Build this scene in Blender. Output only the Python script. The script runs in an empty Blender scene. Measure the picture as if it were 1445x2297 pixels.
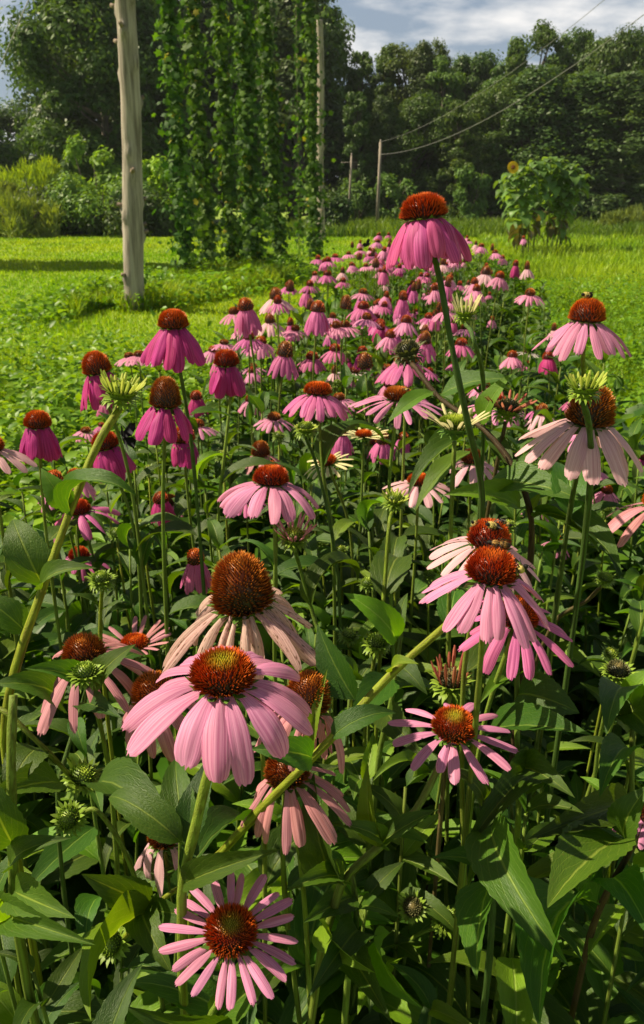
import bpy, math, random
import numpy as np
from mathutils import Vector, Matrix

R = math.radians
random.seed(7)
rng = np.random.default_rng(11)
SC = bpy.context.scene
COL = SC.collection

# ---------------------------------------------------------------- camera
CAM_H = 1.40
PITCH = 21.2
F = 1803.0                      # focal length in photograph pixels
cam_d = bpy.data.cameras.new('camera')
cam = bpy.data.objects.new('camera', cam_d)
COL.objects.link(cam)
cam.location = (0, 0, CAM_H)
cam.rotation_euler = (R(90 - PITCH), 0, 0)
cam_d.sensor_fit = 'VERTICAL'
cam_d.sensor_height = 24.0
cam_d.lens = 24.0 * F / 2297.0
cam_d.clip_start = 0.02
cam_d.clip_end = 2000
cam_d.dof.use_dof = True
cam_d.dof.focus_distance = 0.62
cam_d.dof.aperture_fstop = 15
SC.camera = cam

# ---------------------------------------------------------------- sky and sun
SUN = Vector((-0.64, 0.08, 0.74)).normalized()      # direction towards the sun
el = math.asin(SUN.z)
az = math.atan2(SUN.x, SUN.y)
world = bpy.data.worlds.new('World')
SC.world = world
world.use_nodes = True
nt = world.node_tree
bg = nt.nodes['Background']
sky = nt.nodes.new('ShaderNodeTexSky')
sky.sky_type = 'NISHITA'
sky.sun_disc = False
sky.sun_elevation = el
sky.sun_rotation = az
sky.air_density = 1.3
sky.dust_density = 1.0
tc = nt.nodes.new('ShaderNodeTexCoord')
sep = nt.nodes.new('ShaderNodeSeparateXYZ')
nt.links.new(tc.outputs['Generated'], sep.inputs[0])
mz = nt.nodes.new('ShaderNodeMath'); mz.operation = 'MAXIMUM'; mz.inputs[1].default_value = 0.0
nt.links.new(sep.outputs['Z'], mz.inputs[0])
za = nt.nodes.new('ShaderNodeMath'); za.operation = 'ADD'; za.inputs[1].default_value = 0.16
nt.links.new(mz.outputs[0], za.inputs[0])
comb = nt.nodes.new('ShaderNodeCombineXYZ')
for i, ax in enumerate(('X', 'Y')):
    dv = nt.nodes.new('ShaderNodeMath'); dv.operation = 'DIVIDE'
    nt.links.new(sep.outputs[ax], dv.inputs[0]); nt.links.new(za.outputs[0], dv.inputs[1])
    nt.links.new(dv.outputs[0], comb.inputs[i])
nz = nt.nodes.new('ShaderNodeTexNoise')
nz.inputs['Scale'].default_value = 1.5; nz.inputs['Detail'].default_value = 7; nz.inputs['Roughness'].default_value = 0.55
nt.links.new(comb.outputs[0], nz.inputs['Vector'])
cr = nt.nodes.new('ShaderNodeValToRGB')
cr.color_ramp.elements[0].position = 0.44; cr.color_ramp.elements[0].color = (0, 0, 0, 1)
cr.color_ramp.elements[1].position = 0.60; cr.color_ramp.elements[1].color = (1, 1, 1, 1)
nt.links.new(nz.outputs['Fac'], cr.inputs[0])
mx = nt.nodes.new('ShaderNodeMixRGB')
mx.inputs[2].default_value = (10.5, 10.3, 10.1, 1)
low = nt.nodes.new('ShaderNodeMapRange'); low.interpolation_type = 'SMOOTHSTEP'
low.inputs[1].default_value = 0.22; low.inputs[2].default_value = 0.50; low.inputs[3].default_value = 1.0; low.inputs[4].default_value = 0.10
nt.links.new(sep.outputs['Z'], low.inputs[0])
cm = nt.nodes.new('ShaderNodeMath'); cm.operation = 'MULTIPLY'
nt.links.new(cr.outputs[0], cm.inputs[0]); nt.links.new(low.outputs[0], cm.inputs[1])
nt.links.new(cm.outputs[0], mx.inputs[0])
gx = nt.nodes.new('ShaderNodeMixRGB')
gm = nt.nodes.new('ShaderNodeMath'); gm.operation = 'MULTIPLY_ADD'; gm.inputs[1].default_value = 0.25; gm.inputs[2].default_value = 0.5
nt.links.new(low.outputs[0], gm.inputs[0]); nt.links.new(gm.outputs[0], gx.inputs[0])
gx.inputs[2].default_value = (3.5, 4.3, 5.5, 1)       # thin grey-blue overcast between the clouds
nt.links.new(sky.outputs[0], gx.inputs[1])
nt.links.new(gx.outputs[0], mx.inputs[1])
dim = nt.nodes.new('ShaderNodeMapRange'); dim.inputs[3].default_value = 0.45; dim.inputs[4].default_value = 1.0
nt.links.new(low.outputs[0], dim.inputs[0])
vm_ = nt.nodes.new('ShaderNodeVectorMath'); vm_.operation = 'SCALE'
nt.links.new(mx.outputs[0], vm_.inputs[0]); nt.links.new(dim.outputs[0], vm_.inputs['Scale'])
nt.links.new(vm_.outputs[0], bg.inputs[0])
bg.inputs[1].default_value = 0.05

sun_d = bpy.data.lights.new('sun', 'SUN')
sun_d.energy = 5.0
sun_d.angle = R(0.5)
sun_d.color = (1.0, 0.87, 0.62)
sun = bpy.data.objects.new('sun', sun_d)
COL.objects.link(sun)
sun.location = SUN * 50
sun.rotation_euler = (-SUN).to_track_quat('-Z', 'Y').to_euler()

SC.view_settings.view_transform = 'Standard'
SC.view_settings.look = 'None'
SC.view_settings.exposure = 0.90
SC.view_settings.gamma = 1.0
SC.cycles.max_bounces = 5
SC.cycles.diffuse_bounces = 3
SC.cycles.transmission_bounces = 3
SC.cycles.glossy_bounces = 2
SC.cycles.transparent_max_bounces = 4
SC.cycles.caustics_reflective = False
SC.cycles.caustics_refractive = False
SC.cycles.use_denoising = True

# ---------------------------------------------------------------- helpers
_p = R(PITCH)
FWD = Vector((0, math.cos(_p), -math.sin(_p)))
UP = Vector((0, math.sin(_p), math.cos(_p)))
RT = Vector((1, 0, 0))
CAM = Vector((0, 0, CAM_H))


def P(px, py, d):
    """the point seen at photograph pixel (px, py), d metres deep"""
    return CAM + d * (FWD + RT * ((px - 722.5) / F) + UP * ((1148.5 - py) / F))


def G(px, py):
    v = FWD + RT * ((px - 722.5) / F) + UP * ((1148.5 - py) / F)
    return CAM + v * (-CAM_H / v.z)


def Y(px, py, y):
    """the point seen at the pixel on the upright plane y metres ahead"""
    v = FWD + RT * ((px - 722.5) / F) + UP * ((1148.5 - py) / F)
    return CAM + v * (y / v.y)


def tag(o, label, cat, group=None, kind=None):
    o['label'] = label
    o['category'] = cat
    if group: o['group'] = group
    if kind: o['kind'] = kind
    return o


def empty(name, loc):
    o = bpy.data.objects.new(name, None)
    COL.objects.link(o)
    o.location = loc
    o.empty_display_size = 0.02
    return o


def link_mesh(name, me, parent=None, matrix=None):
    o = bpy.data.objects.new(name, me)
    COL.objects.link(o)
    if parent is not None: o.parent = parent
    if matrix is not None: o.matrix_basis = matrix
    return o


def copy_tree(o, parent=None):
    c = o.copy()
    COL.objects.link(c)
    if parent is not None: c.parent = parent
    for ch in list(o.children):
        copy_tree(ch, c)
    return c


class MB:
    """collects geometry for ONE mesh"""
    def __init__(s):
        s.v = []; s.f = []; s.uv = []; s.c = []; s.mi = []; s.n = 0

    def add(s, v, f, uv=None, c=None, mi=0):
        v = np.asarray(v, dtype=np.float32).reshape(-1, 3)
        k = len(v)
        s.v.append(v)
        n = s.n
        s.f.extend([tuple(i + n for i in q) for q in f])
        s.mi.extend([mi] * len(f))
        s.uv.append(np.zeros((k, 2), np.float32) if uv is None else np.asarray(uv, np.float32))
        if c is None: c = (1, 1, 1)
        c = np.asarray(c, np.float32)
        s.c.append(np.tile(c, (k, 1)) if c.ndim == 1 else c)
        s.n += k

    def mesh(s, name, mats, smooth=True, off=None):
        v = np.concatenate(s.v)
        if off is not None: v = v - np.asarray(off, np.float32)
        uv = np.concatenate(s.uv); c = np.concatenate(s.c)
        me = bpy.data.meshes.new(name)
        me.from_pydata(v.tolist(), [], s.f)
        finish(me, uv, c, mats, smooth, s.mi)
        return me

    def build(s, name, mats, parent=None, smooth=True, off=None):
        return link_mesh(name, s.mesh(name, mats, smooth, off), parent)


def finish(me, uv, c, mats, smooth=True, mi=None):
    li = np.zeros(len(me.loops), np.int32)
    me.loops.foreach_get('vertex_index', li)
    ul = me.uv_layers.new(name='UVMap')
    ul.data.foreach_set('uv', uv[li].astype(np.float32).ravel())
    ca = me.color_attributes.new('Col', 'FLOAT_COLOR', 'POINT')
    ca.data.foreach_set('color', np.concatenate([c, np.ones((len(c), 1), np.float32)], 1).astype(np.float32).ravel())
    for m in (mats if isinstance(mats, (list, tuple)) else [mats]):
        me.materials.append(m)
    if smooth:
        me.polygons.foreach_set('use_smooth', [True] * len(me.polygons))
    if mi is not None and max(mi) > 0:
        me.polygons.foreach_set('material_index', mi)
    me.update()


def bulk(name, V, k, faces, C, mats, parent=None, smooth=False, UVt=None):
    """V (N*k,3): N copies of one small k-vert piece with the given faces (all same length)"""
    V = np.asarray(V, np.float32).reshape(-1, 3)
    N = len(V) // k
    faces = np.asarray(faces, np.int32)
    nf, fl = faces.shape
    idx = (np.arange(N, dtype=np.int32)[:, None, None] * k + faces[None]).reshape(-1, fl)
    me = bpy.data.meshes.new(name)
    me.vertices.add(len(V)); me.vertices.foreach_set('co', V.ravel())
    me.loops.add(idx.size); me.loops.foreach_set('vertex_index', idx.ravel())
    me.polygons.add(len(idx)); me.polygons.foreach_set('loop_start', np.arange(0, idx.size, fl, dtype=np.int32))
    me.update(calc_edges=True)
    uv = np.zeros((len(V), 2), np.float32) if UVt is None else np.tile(np.asarray(UVt, np.float32), (N, 1))
    finish(me, uv, np.asarray(C, np.float32).reshape(-1, 3), mats, smooth)
    if parent == 'mesh': return me
    return link_mesh(name, me, parent)


def frames(pts):
    pts = [Vector(p) for p in pts]
    T = []
    for i in range(len(pts)):
        a = pts[max(0, i - 1)]; b = pts[min(len(pts) - 1, i + 1)]
        t = b - a
        T.append(t.normalized() if t.length > 1e-9 else Vector((0, 0, 1)))
    n = T[0].orthogonal().normalized()
    N = []
    for t in T:
        n = (n - t * n.dot(t))
        n = n.normalized() if n.length > 1e-6 else t.orthogonal().normalized()
        N.append(n.copy())
    return pts, T, N


def tube(mb, pts, rad, sides=8, c=(1, 1, 1), cap=True, mi=0, c2=None):
    pts, T, N = frames(pts)
    V = []; UV = []; CC = []
    n = len(pts)
    c = np.asarray(c, float); c2 = c if c2 is None else np.asarray(c2, float)
    for i, (p, t, u) in enumerate(zip(pts, T, N)):
        r = rad[i] if hasattr(rad, '__len__') else rad
        w = t.cross(u)
        for k in range(sides):
            a = 2 * math.pi * k / sides
            V.append(p + (u * math.cos(a) + w * math.sin(a)) * r)
            UV.append((k / sides, i / max(1, n - 1)))
            CC.append(c + (c2 - c) * i / max(1, n - 1))
    fs = []
    for i in range(n - 1):
        for k in range(sides):
            a = i * sides + k; b = i * sides + (k + 1) % sides
            fs.append((a, b, b + sides, a + sides))
    if cap:
        fs.append(tuple(range(sides))[::-1])
        fs.append(tuple(range((n - 1) * sides, n * sides)))
    mb.add([tuple(v) for v in V], fs, UV, np.array(CC), mi)


def spline(ctrl, n=14):
    """centripetal Catmull-Rom through the points"""
    c = [Vector(p) for p in ctrl]
    c = [c[0] * 2 - c[1]] + c + [c[-1] * 2 - c[-2]]
    out = []
    segs = len(c) - 3
    per = max(3, n // segs)
    for i in range(segs):
        p0, p1, p2, p3 = c[i:i + 4]
        t0 = 0.0
        t1 = t0 + max(1e-4, (p1 - p0).length) ** .5
        t2 = t1 + max(1e-4, (p2 - p1).length) ** .5
        t3 = t2 + max(1e-4, (p3 - p2).length) ** .5
        for k in range(per):
            t = t1 + (t2 - t1) * k / per
            a1 = p0 * ((t1 - t) / (t1 - t0)) + p1 * ((t - t0) / (t1 - t0))
            a2 = p1 * ((t2 - t) / (t2 - t1)) + p2 * ((t - t1) / (t2 - t1))
            a3 = p2 * ((t3 - t) / (t3 - t2)) + p3 * ((t - t2) / (t3 - t2))
            b1 = a1 * ((t2 - t) / (t2 - t0)) + a2 * ((t - t0) / (t2 - t0))
            b2 = a2 * ((t3 - t) / (t3 - t1)) + a3 * ((t - t1) / (t3 - t1))
            out.append(b1 * ((t2 - t) / (t2 - t1)) + b2 * ((t - t1) / (t2 - t1)))
    out.append(c[-2])
    return out


def axis_frame(a, spin=0.0):
    a = Vector(a).normalized()
    q = Vector((0, 0, 1)).rotation_difference(a).to_matrix()
    return q @ Matrix.Rotation(spin, 3, 'Z')


# ---------------------------------------------------------------- materials
def newmat(name):
    m = bpy.data.materials.new(name)
    m.use_nodes = True
    n = m.node_tree
    for x in list(n.nodes): n.nodes.remove(x)
    out = n.nodes.new('ShaderNodeOutputMaterial')
    return m, n, out


def N(n, t, **kw):
    x = n.nodes.new(t)
    for k, v in kw.items():
        if k in ('operation', 'blend_type', 'attribute_name', 'noise_dimensions', 'wave_type', 'bands_direction', 'feature', 'data_type'):
            setattr(x, k, v)
        else:
            x.inputs[k].default_value = v
    return x


def thin(n, out, colsock, rough=0.5, trans=0.3, tcol=None, bump=None, spec=0.35, tgain=1.0):
    pr = N(n, 'ShaderNodeBsdfPrincipled', Roughness=rough)
    pr.inputs['Specular IOR Level'].default_value = spec
    n.links.new(colsock, pr.inputs['Base Color'])
    if bump is not None: n.links.new(bump, pr.inputs['Normal'])
    if trans <= 0:
        n.links.new(pr.outputs[0], out.inputs[0]); return pr
    tr = N(n, 'ShaderNodeBsdfTranslucent')
    mul = N(n, 'ShaderNodeMixRGB', blend_type='MULTIPLY'); mul.inputs[0].default_value = 1
    n.links.new(colsock, mul.inputs[1])
    mul.inputs[2].default_value = (*(tcol or (1, 1, 1)), 1)
    n.links.new(mul.outputs[0], tr.inputs[0])
    mix = N(n, 'ShaderNodeMixShader'); mix.inputs[0].default_value = trans
    n.links.new(pr.outputs[0], mix.inputs[1]); n.links.new(tr.outputs[0], mix.inputs[2])
    n.links.new(mix.outputs[0], out.inputs[0])
    return pr


def hsv_by_random(n, col, hue=0.02, val=0.3):
    """colour varied a little from object to object"""
    oi = N(n, 'ShaderNodeObjectInfo')
    hs = N(n, 'ShaderNodeHueSaturation')
    a = N(n, 'ShaderNodeMapRange'); a.inputs[3].default_value = 0.5 - hue; a.inputs[4].default_value = 0.5 + hue
    b = N(n, 'ShaderNodeMapRange'); b.inputs[3].default_value = 1 - val; b.inputs[4].default_value = 1 + val
    n.links.new(oi.outputs['Random'], a.inputs[0])
    m = N(n, 'ShaderNodeMath', operation='MULTIPLY'); m.inputs[1].default_value = 7.31
    fr = N(n, 'ShaderNodeMath', operation='FRACT')
    n.links.new(oi.outputs['Random'], m.inputs[0]); n.links.new(m.outputs[0], fr.inputs[0]); n.links.new(fr.outputs[0], b.inputs[0])
    n.links.new(a.outputs[0], hs.inputs['Hue']); n.links.new(b.outputs[0], hs.inputs['Value'])
    n.links.new(col, hs.inputs['Color'])
    return hs.outputs[0]


def petal_mat(name, col, dark, edge=None, trans=0.42):
    col = tuple(min(.9, c * 1.04) for c in col); dark = tuple(c * .95 for c in dark)
    m, n, out = newmat(name)
    uv = N(n, 'ShaderNodeUVMap')
    mp = N(n, 'ShaderNodeMapping'); mp.inputs['Scale'].default_value = (16, 0.7, 1)
    n.links.new(uv.outputs[0], mp.inputs[0])
    ns = N(n, 'ShaderNodeTexNoise', Scale=1.0, Detail=3.0)
    n.links.new(mp.outputs[0], ns.inputs['Vector'])
    rp = N(n, 'ShaderNodeValToRGB')
    rp.color_ramp.elements[0].position = 0.34; rp.color_ramp.elements[0].color = (*dark, 1)
    rp.color_ramp.elements[1].position = 0.60; rp.color_ramp.elements[1].color = (*col, 1)
    n.links.new(ns.outputs[0], rp.inputs[0])
    c = rp.outputs[0]
    if edge:
        ge = N(n, 'ShaderNodeTexNoise', Scale=9.0, Detail=4.0)
        n.links.new(uv.outputs[0], ge.inputs['Vector'])
        er = N(n, 'ShaderNodeValToRGB')
        er.color_ramp.elements[0].position = 0.56; er.color_ramp.elements[0].color = (0, 0, 0, 1)
        er.color_ramp.elements[1].position = 0.66; er.color_ramp.elements[1].color = (1, 1, 1, 1)
        n.links.new(ge.outputs[0], er.inputs[0])
        mm = N(n, 'ShaderNodeMixRGB'); mm.inputs[2].default_value = (*edge, 1)
        n.links.new(er.outputs[0], mm.inputs[0]); n.links.new(c, mm.inputs[1])
        c = mm.outputs[0]
    c = hsv_by_random(n, c, 0.012, 0.12)
    bp = N(n, 'ShaderNodeBump', Strength=0.35, Distance=0.001)
    n.links.new(ns.outputs[0], bp.inputs['Height'])
    thin(n, out, c, 0.55, trans, bump=bp.outputs[0], spec=0.25)
    return m


def leaf_mat(name, col, col2, vein, trans=0.36, veins=True, tcol=(1.9, 1.75, 0.4), val=0.32, rough=0.50):
    m, n, out = newmat(name)
    uv = N(n, 'ShaderNodeUVMap')
    tco = N(n, 'ShaderNodeTexCoord')
    ns = N(n, 'ShaderNodeTexNoise', Scale=6.0, Detail=4.0)
    n.links.new(uv.outputs[0], ns.inputs['Vector'])
    mix = N(n, 'ShaderNodeMixRGB'); mix.inputs[1].default_value = (*col, 1); mix.inputs[2].default_value = (*col2, 1)
    n.links.new(ns.outputs[0], mix.inputs[0])
    c = mix.outputs[0]
    bump = None
    if veins:
        sp = N(n, 'ShaderNodeSeparateXYZ'); n.links.new(uv.outputs[0], sp.inputs[0])
        # u: 0..1 across (0.5 = midrib), v: along
        du = N(n, 'ShaderNodeMath', operation='SUBTRACT'); du.inputs[1].default_value = 0.5
        n.links.new(sp.outputs['X'], du.inputs[0])
        ab = N(n, 'ShaderNodeMath', operation='ABSOLUTE'); n.links.new(du.outputs[0], ab.inputs[0])
        mid = N(n, 'ShaderNodeMapRange'); mid.inputs[1].default_value = 0.012; mid.inputs[2].default_value = 0.035
        mid.inputs[3].default_value = 1; mid.inputs[4].default_value = 0
        n.links.new(ab.outputs[0], mid.inputs[0])
        # side veins: sin((v - 0.9*|du|) * k)
        m1 = N(n, 'ShaderNodeMath', operation='MULTIPLY'); m1.inputs[1].default_value = -1.25
        n.links.new(ab.outputs[0], m1.inputs[0])
        a1 = N(n, 'ShaderNodeMath', operation='ADD'); n.links.new(sp.outputs['Y'], a1.inputs[0]); n.links.new(m1.outputs[0], a1.inputs[1])
        nn = N(n, 'ShaderNodeMath', operation='MULTIPLY_ADD'); nn.inputs[1].default_value = 0.17
        n.links.new(ns.outputs[0], nn.inputs[0]); n.links.new(a1.outputs[0], nn.inputs[2])
        m2 = N(n, 'ShaderNodeMath', operation='MULTIPLY'); m2.inputs[1].default_value = 38.0
        n.links.new(nn.outputs[0], m2.inputs[0])
        s1 = N(n, 'ShaderNodeMath', operation='SINE'); n.links.new(m2.outputs[0], s1.inputs[0])
        sv = N(n, 'ShaderNodeMapRange'); sv.inputs[1].default_value = 0.90; sv.inputs[2].default_value = 1.0
        sv.inputs[3].default_value = 0; sv.inputs[4].default_value = 0.26
        n.links.new(s1.outputs[0], sv.inputs[0])
        mxv = N(n, 'ShaderNodeMath', operation='MAXIMUM'); n.links.new(mid.outputs[0], mxv.inputs[0]); n.links.new(sv.outputs[0], mxv.inputs[1])
        vm = N(n, 'ShaderNodeMixRGB'); vm.inputs[2].default_value = (*vein, 1)
        sc = N(n, 'ShaderNodeMath', operation='MULTIPLY'); sc.inputs[1].default_value = 0.7
        n.links.new(mxv.outputs[0], sc.inputs[0])
        n.links.new(sc.outputs[0], vm.inputs[0]); n.links.new(c, vm.inputs[1])
        c = vm.outputs[0]
        fine = N(n, 'ShaderNodeTexNoise', Scale=38.0, Detail=3.0)
        n.links.new(uv.outputs[0], fine.inputs['Vector'])
        hh = N(n, 'ShaderNodeMath', operation='MULTIPLY_ADD'); hh.inputs[1].default_value = -0.9
        n.links.new(mxv.outputs[0], hh.inputs[0]); n.links.new(fine.outputs[0], hh.inputs[2])
        bp = N(n, 'ShaderNodeBump', Strength=0.45, Distance=0.002)
        n.links.new(hh.outputs[0], bp.inputs['Height'])
        bump = bp.outputs[0]
    if veins:      # insect nibbles and dry specks
        vo = N(n, 'ShaderNodeTexVoronoi', Scale=7.0)
        oi = N(n, 'ShaderNodeObjectInfo')
        ad = N(n, 'ShaderNodeVectorMath', operation='ADD'); n.links.new(uv.outputs[0], ad.inputs[0]); n.links.new(oi.outputs['Random'], ad.inputs[1])
        sc2 = N(n, 'ShaderNodeVectorMath', operation='MULTIPLY'); sc2.inputs[1].default_value = (1, 2.2, 1); n.links.new(ad.outputs[0], sc2.inputs[0])
        n.links.new(sc2.outputs[0], vo.inputs['Vector'])
        sr = N(n, 'ShaderNodeMapRange'); sr.inputs[1].default_value = .05; sr.inputs[2].default_value = .11; sr.inputs[3].default_value = .75; sr.inputs[4].default_value = 0
        n.links.new(vo.outputs['Distance'], sr.inputs[0])
        gt = N(n, 'ShaderNodeMath', operation='GREATER_THAN'); gt.inputs[1].default_value = .72
        sx = N(n, 'ShaderNodeSeparateXYZ'); n.links.new(vo.outputs['Color'], sx.inputs[0]); n.links.new(sx.outputs[0], gt.inputs[0])
        pr_ = N(n, 'ShaderNodeMath', operation='MULTIPLY'); n.links.new(sr.outputs[0], pr_.inputs[0]); n.links.new(gt.outputs[0], pr_.inputs[1])
        sm = N(n, 'ShaderNodeMixRGB'); sm.inputs[2].default_value = (.10, .07, .025, 1)
        n.links.new(pr_.outputs[0], sm.inputs[0]); n.links.new(c, sm.inputs[1])
        c = sm.outputs[0]
    c = hsv_by_random(n, c, 0.02, val)
    thin(n, out, c, rough, trans, tcol, bump, spec=0.45)
    return m


def attr_mat(name, rough=0.6, trans=0.0, tcol=(1, 1, 1), noise=0.0, val=0.0, spec=0.3, hue=0.01):
    """colour from the mesh's own colour attribute (species colour of each leaf or spine)"""
    m, n, out = newmat(name)
    at = N(n, 'ShaderNodeAttribute', attribute_name='Col')
    c = at.outputs['Color']
    if noise:
        tco = N(n, 'ShaderNodeTexCoord')
        ns = N(n, 'ShaderNodeTexNoise', Scale=noise, Detail=4.0)
        n.links.new(tco.outputs['Object'], ns.inputs['Vector'])
        mr = N(n, 'ShaderNodeMapRange'); mr.inputs[1].default_value = 0.3; mr.inputs[2].default_value = 0.7
        mr.inputs[3].default_value = 0.6; mr.inputs[4].default_value = 1.3
        n.links.new(ns.outputs[0], mr.inputs[0])
        mm = N(n, 'ShaderNodeMixRGB', blend_type='MULTIPLY'); mm.inputs[0].default_value = 1
        n.links.new(c, mm.inputs[1]); n.links.new(mr.outputs[0], mm.inputs[2])
        c = mm.outputs[0]
    if val: c = hsv_by_random(n, c, hue, val)
    thin(n, out, c, rough, trans, tcol, spec=spec)
    return m


PET = {
    'mag':   petal_mat('petal_magenta', (0.60, 0.06, 0.30), (0.36, 0.02, 0.15)),
    'pink':  petal_mat('petal_pink', (0.73, 0.20, 0.46), (0.50, 0.09, 0.27)),
    'rose':  petal_mat('petal_rose', (0.70, 0.13, 0.40), (0.44, 0.05, 0.20)),
    'light': petal_mat('petal_light_pink', (0.80, 0.34, 0.55), (0.60, 0.17, 0.36)),
    'pale':  petal_mat('petal_pale_pink', (0.85, 0.54, 0.60), (0.70, 0.34, 0.42)),
    'fade':  petal_mat('petal_withered', (0.74, 0.50, 0.46), (0.52, 0.28, 0.26), edge=(0.16, 0.08, 0.04)),
    'salmon': petal_mat('petal_salmon', (0.72, 0.33, 0.38), (0.48, 0.17, 0.20)),
    'cream': petal_mat('petal_cream', (0.86, 0.78, 0.46), (0.66, 0.58, 0.22)),
    'lime':  petal_mat('petal_lime', (0.62, 0.66, 0.12), (0.35, 0.45, 0.05)),
    'rust':  petal_mat('petal_rust', (0.58, 0.20, 0.13), (0.30, 0.07, 0.04)),
    'white': petal_mat('petal_white', (0.84, 0.76, 0.70), (0.68, 0.52, 0.52)),
}
M_CONE = attr_mat('cone_spines', 0.45, 0.0, spec=0.4)
def stem_mat():
    m, n, out = newmat('stem_skin')
    at = N(n, 'ShaderNodeAttribute', attribute_name='Col')
    uv = N(n, 'ShaderNodeUVMap')
    mp = N(n, 'ShaderNodeMapping'); mp.inputs['Scale'].default_value = (9, 26, 1); n.links.new(uv.outputs[0], mp.inputs[0])
    ns = N(n, 'ShaderNodeTexNoise', Scale=1.0, Detail=4.0); n.links.new(mp.outputs[0], ns.inputs['Vector'])
    tco = N(n, 'ShaderNodeTexCoord')
    fz = N(n, 'ShaderNodeTexNoise', Scale=900.0, Detail=2.0); n.links.new(tco.outputs['Object'], fz.inputs['Vector'])
    rp = N(n, 'ShaderNodeValToRGB')
    rp.color_ramp.elements[0].position = .36; rp.color_ramp.elements[0].color = (.62, .48, .42, 1)
    rp.color_ramp.elements[1].position = .60; rp.color_ramp.elements[1].color = (1.12, 1.08, 1.0, 1)
    n.links.new(ns.outputs[0], rp.inputs[0])
    mm = N(n, 'ShaderNodeMixRGB', blend_type='MULTIPLY'); mm.inputs[0].default_value = 1
    n.links.new(at.outputs[0], mm.inputs[1]); n.links.new(rp.outputs[0], mm.inputs[2])
    c = hsv_by_random(n, mm.outputs[0], .015, .2)
    bp = N(n, 'ShaderNodeBump', Strength=.7, Distance=.001); n.links.new(fz.outputs[0], bp.inputs['Height'])
    thin(n, out, c, .6, 0.12, (1.5, 1.4, .4), bp.outputs[0], spec=.25)
    return m


M_STEM = stem_mat()
M_CALYX = attr_mat('calyx_green', 0.5, 0.2, (1.2, 1.2, .5))
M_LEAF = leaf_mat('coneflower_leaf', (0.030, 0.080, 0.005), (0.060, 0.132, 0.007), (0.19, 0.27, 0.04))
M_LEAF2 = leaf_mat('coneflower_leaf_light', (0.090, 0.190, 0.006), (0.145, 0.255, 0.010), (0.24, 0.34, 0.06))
M_COVER = attr_mat('cover_leaf', 0.45, 0.42, (1.6, 1.4, 0.35))
M_GRASS = attr_mat('grass_blade', 0.5, 0.45, (1.3, 1.2, 0.35))
M_TREE = attr_mat('tree_leaf', 0.5, 0.34, (1.7, 1.5, 0.35), val=0.20, hue=0.012)
M_HOP = attr_mat('hop_leaf', 0.6, 0.34, (1.5, 1.6, 0.35), spec=0.2, val=0.1)
M_BARK = attr_mat('bark', 0.9, 0.0, noise=3.0)

# ---------------------------------------------------------------- meshes of flower parts
SPTS = {}


def petal_grid(L, w, th0, th1, pw=1.0, ns=10, nx=6, cup=0.0, twist=0.0, side=0.0, ridge=0.06, notch=0.06, tipw=0.55, rnd=None):
    """one petal: base at the origin, growing along +x, drooping towards -z. Returns verts, faces, uv"""
    rnd = rnd or random
    ph = rnd.random() * 6.28
    V = []; UV = []
    x = z = y = 0.0
    ds = L / ns
    nk = [rnd.uniform(0, 1) for _ in range(nx + 1)]
    for i in range(ns + 1):
        s = i / ns
        th = R(th0 + (th1 - th0) * s ** pw)
        if s < 0.5:
            q = s / 0.5
            ww = w * (0.42 + 0.58 * (q * q * (3 - 2 * q)))
        elif s < 0.72:
            ww = w
        else:
            q = (s - 0.72) / 0.28
            ww = w * (1 - (1 - tipw) * q ** 2.2)
        tw = twist * s
        tx, tz = math.cos(th), -math.sin(th)
        nxv, nzv = math.sin(th), math.cos(th)
        for k in range(nx + 1):
            u = k / nx * 2 - 1
            yy = u * ww * 0.5
            up = -cup * (u * u - 0.3) * ww + ridge * ww * (math.cos(u * 7.85 + .5 * math.sin(ph)) + .5 * math.sin(u * 4.1 + ph + s * 2)) * min(1, s * 2) * (1 - 0.3 * s)
            up += 0.02 * w * math.sin(ph + s * 9 + u * 2)
            yy2 = yy * math.cos(tw) - up * math.sin(tw)
            up2 = yy * math.sin(tw) + up * math.cos(tw)
            ext = 0
            if i == ns:
                ext = -notch * L * (0.35 * u * u + 0.55 * (0.5 + 0.5 * math.cos(u * math.pi * 2.5 + ph)) + 0.4 * nk[k])
            V.append((x + nxv * up2 + tx * ext, yy2 + side * L * s * s, z + nzv * up2 + tz * ext))
            UV.append((k / nx, s))
        x += tx * ds; z += tz * ds
    fs = []
    m = nx + 1
    for i in range(ns):
        for k in range(nx):
            a = i * m + k
            fs.append((a, a + m, a + m + 1, a + 1))
    return np.array(V), fs, np.array(UV)


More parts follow.
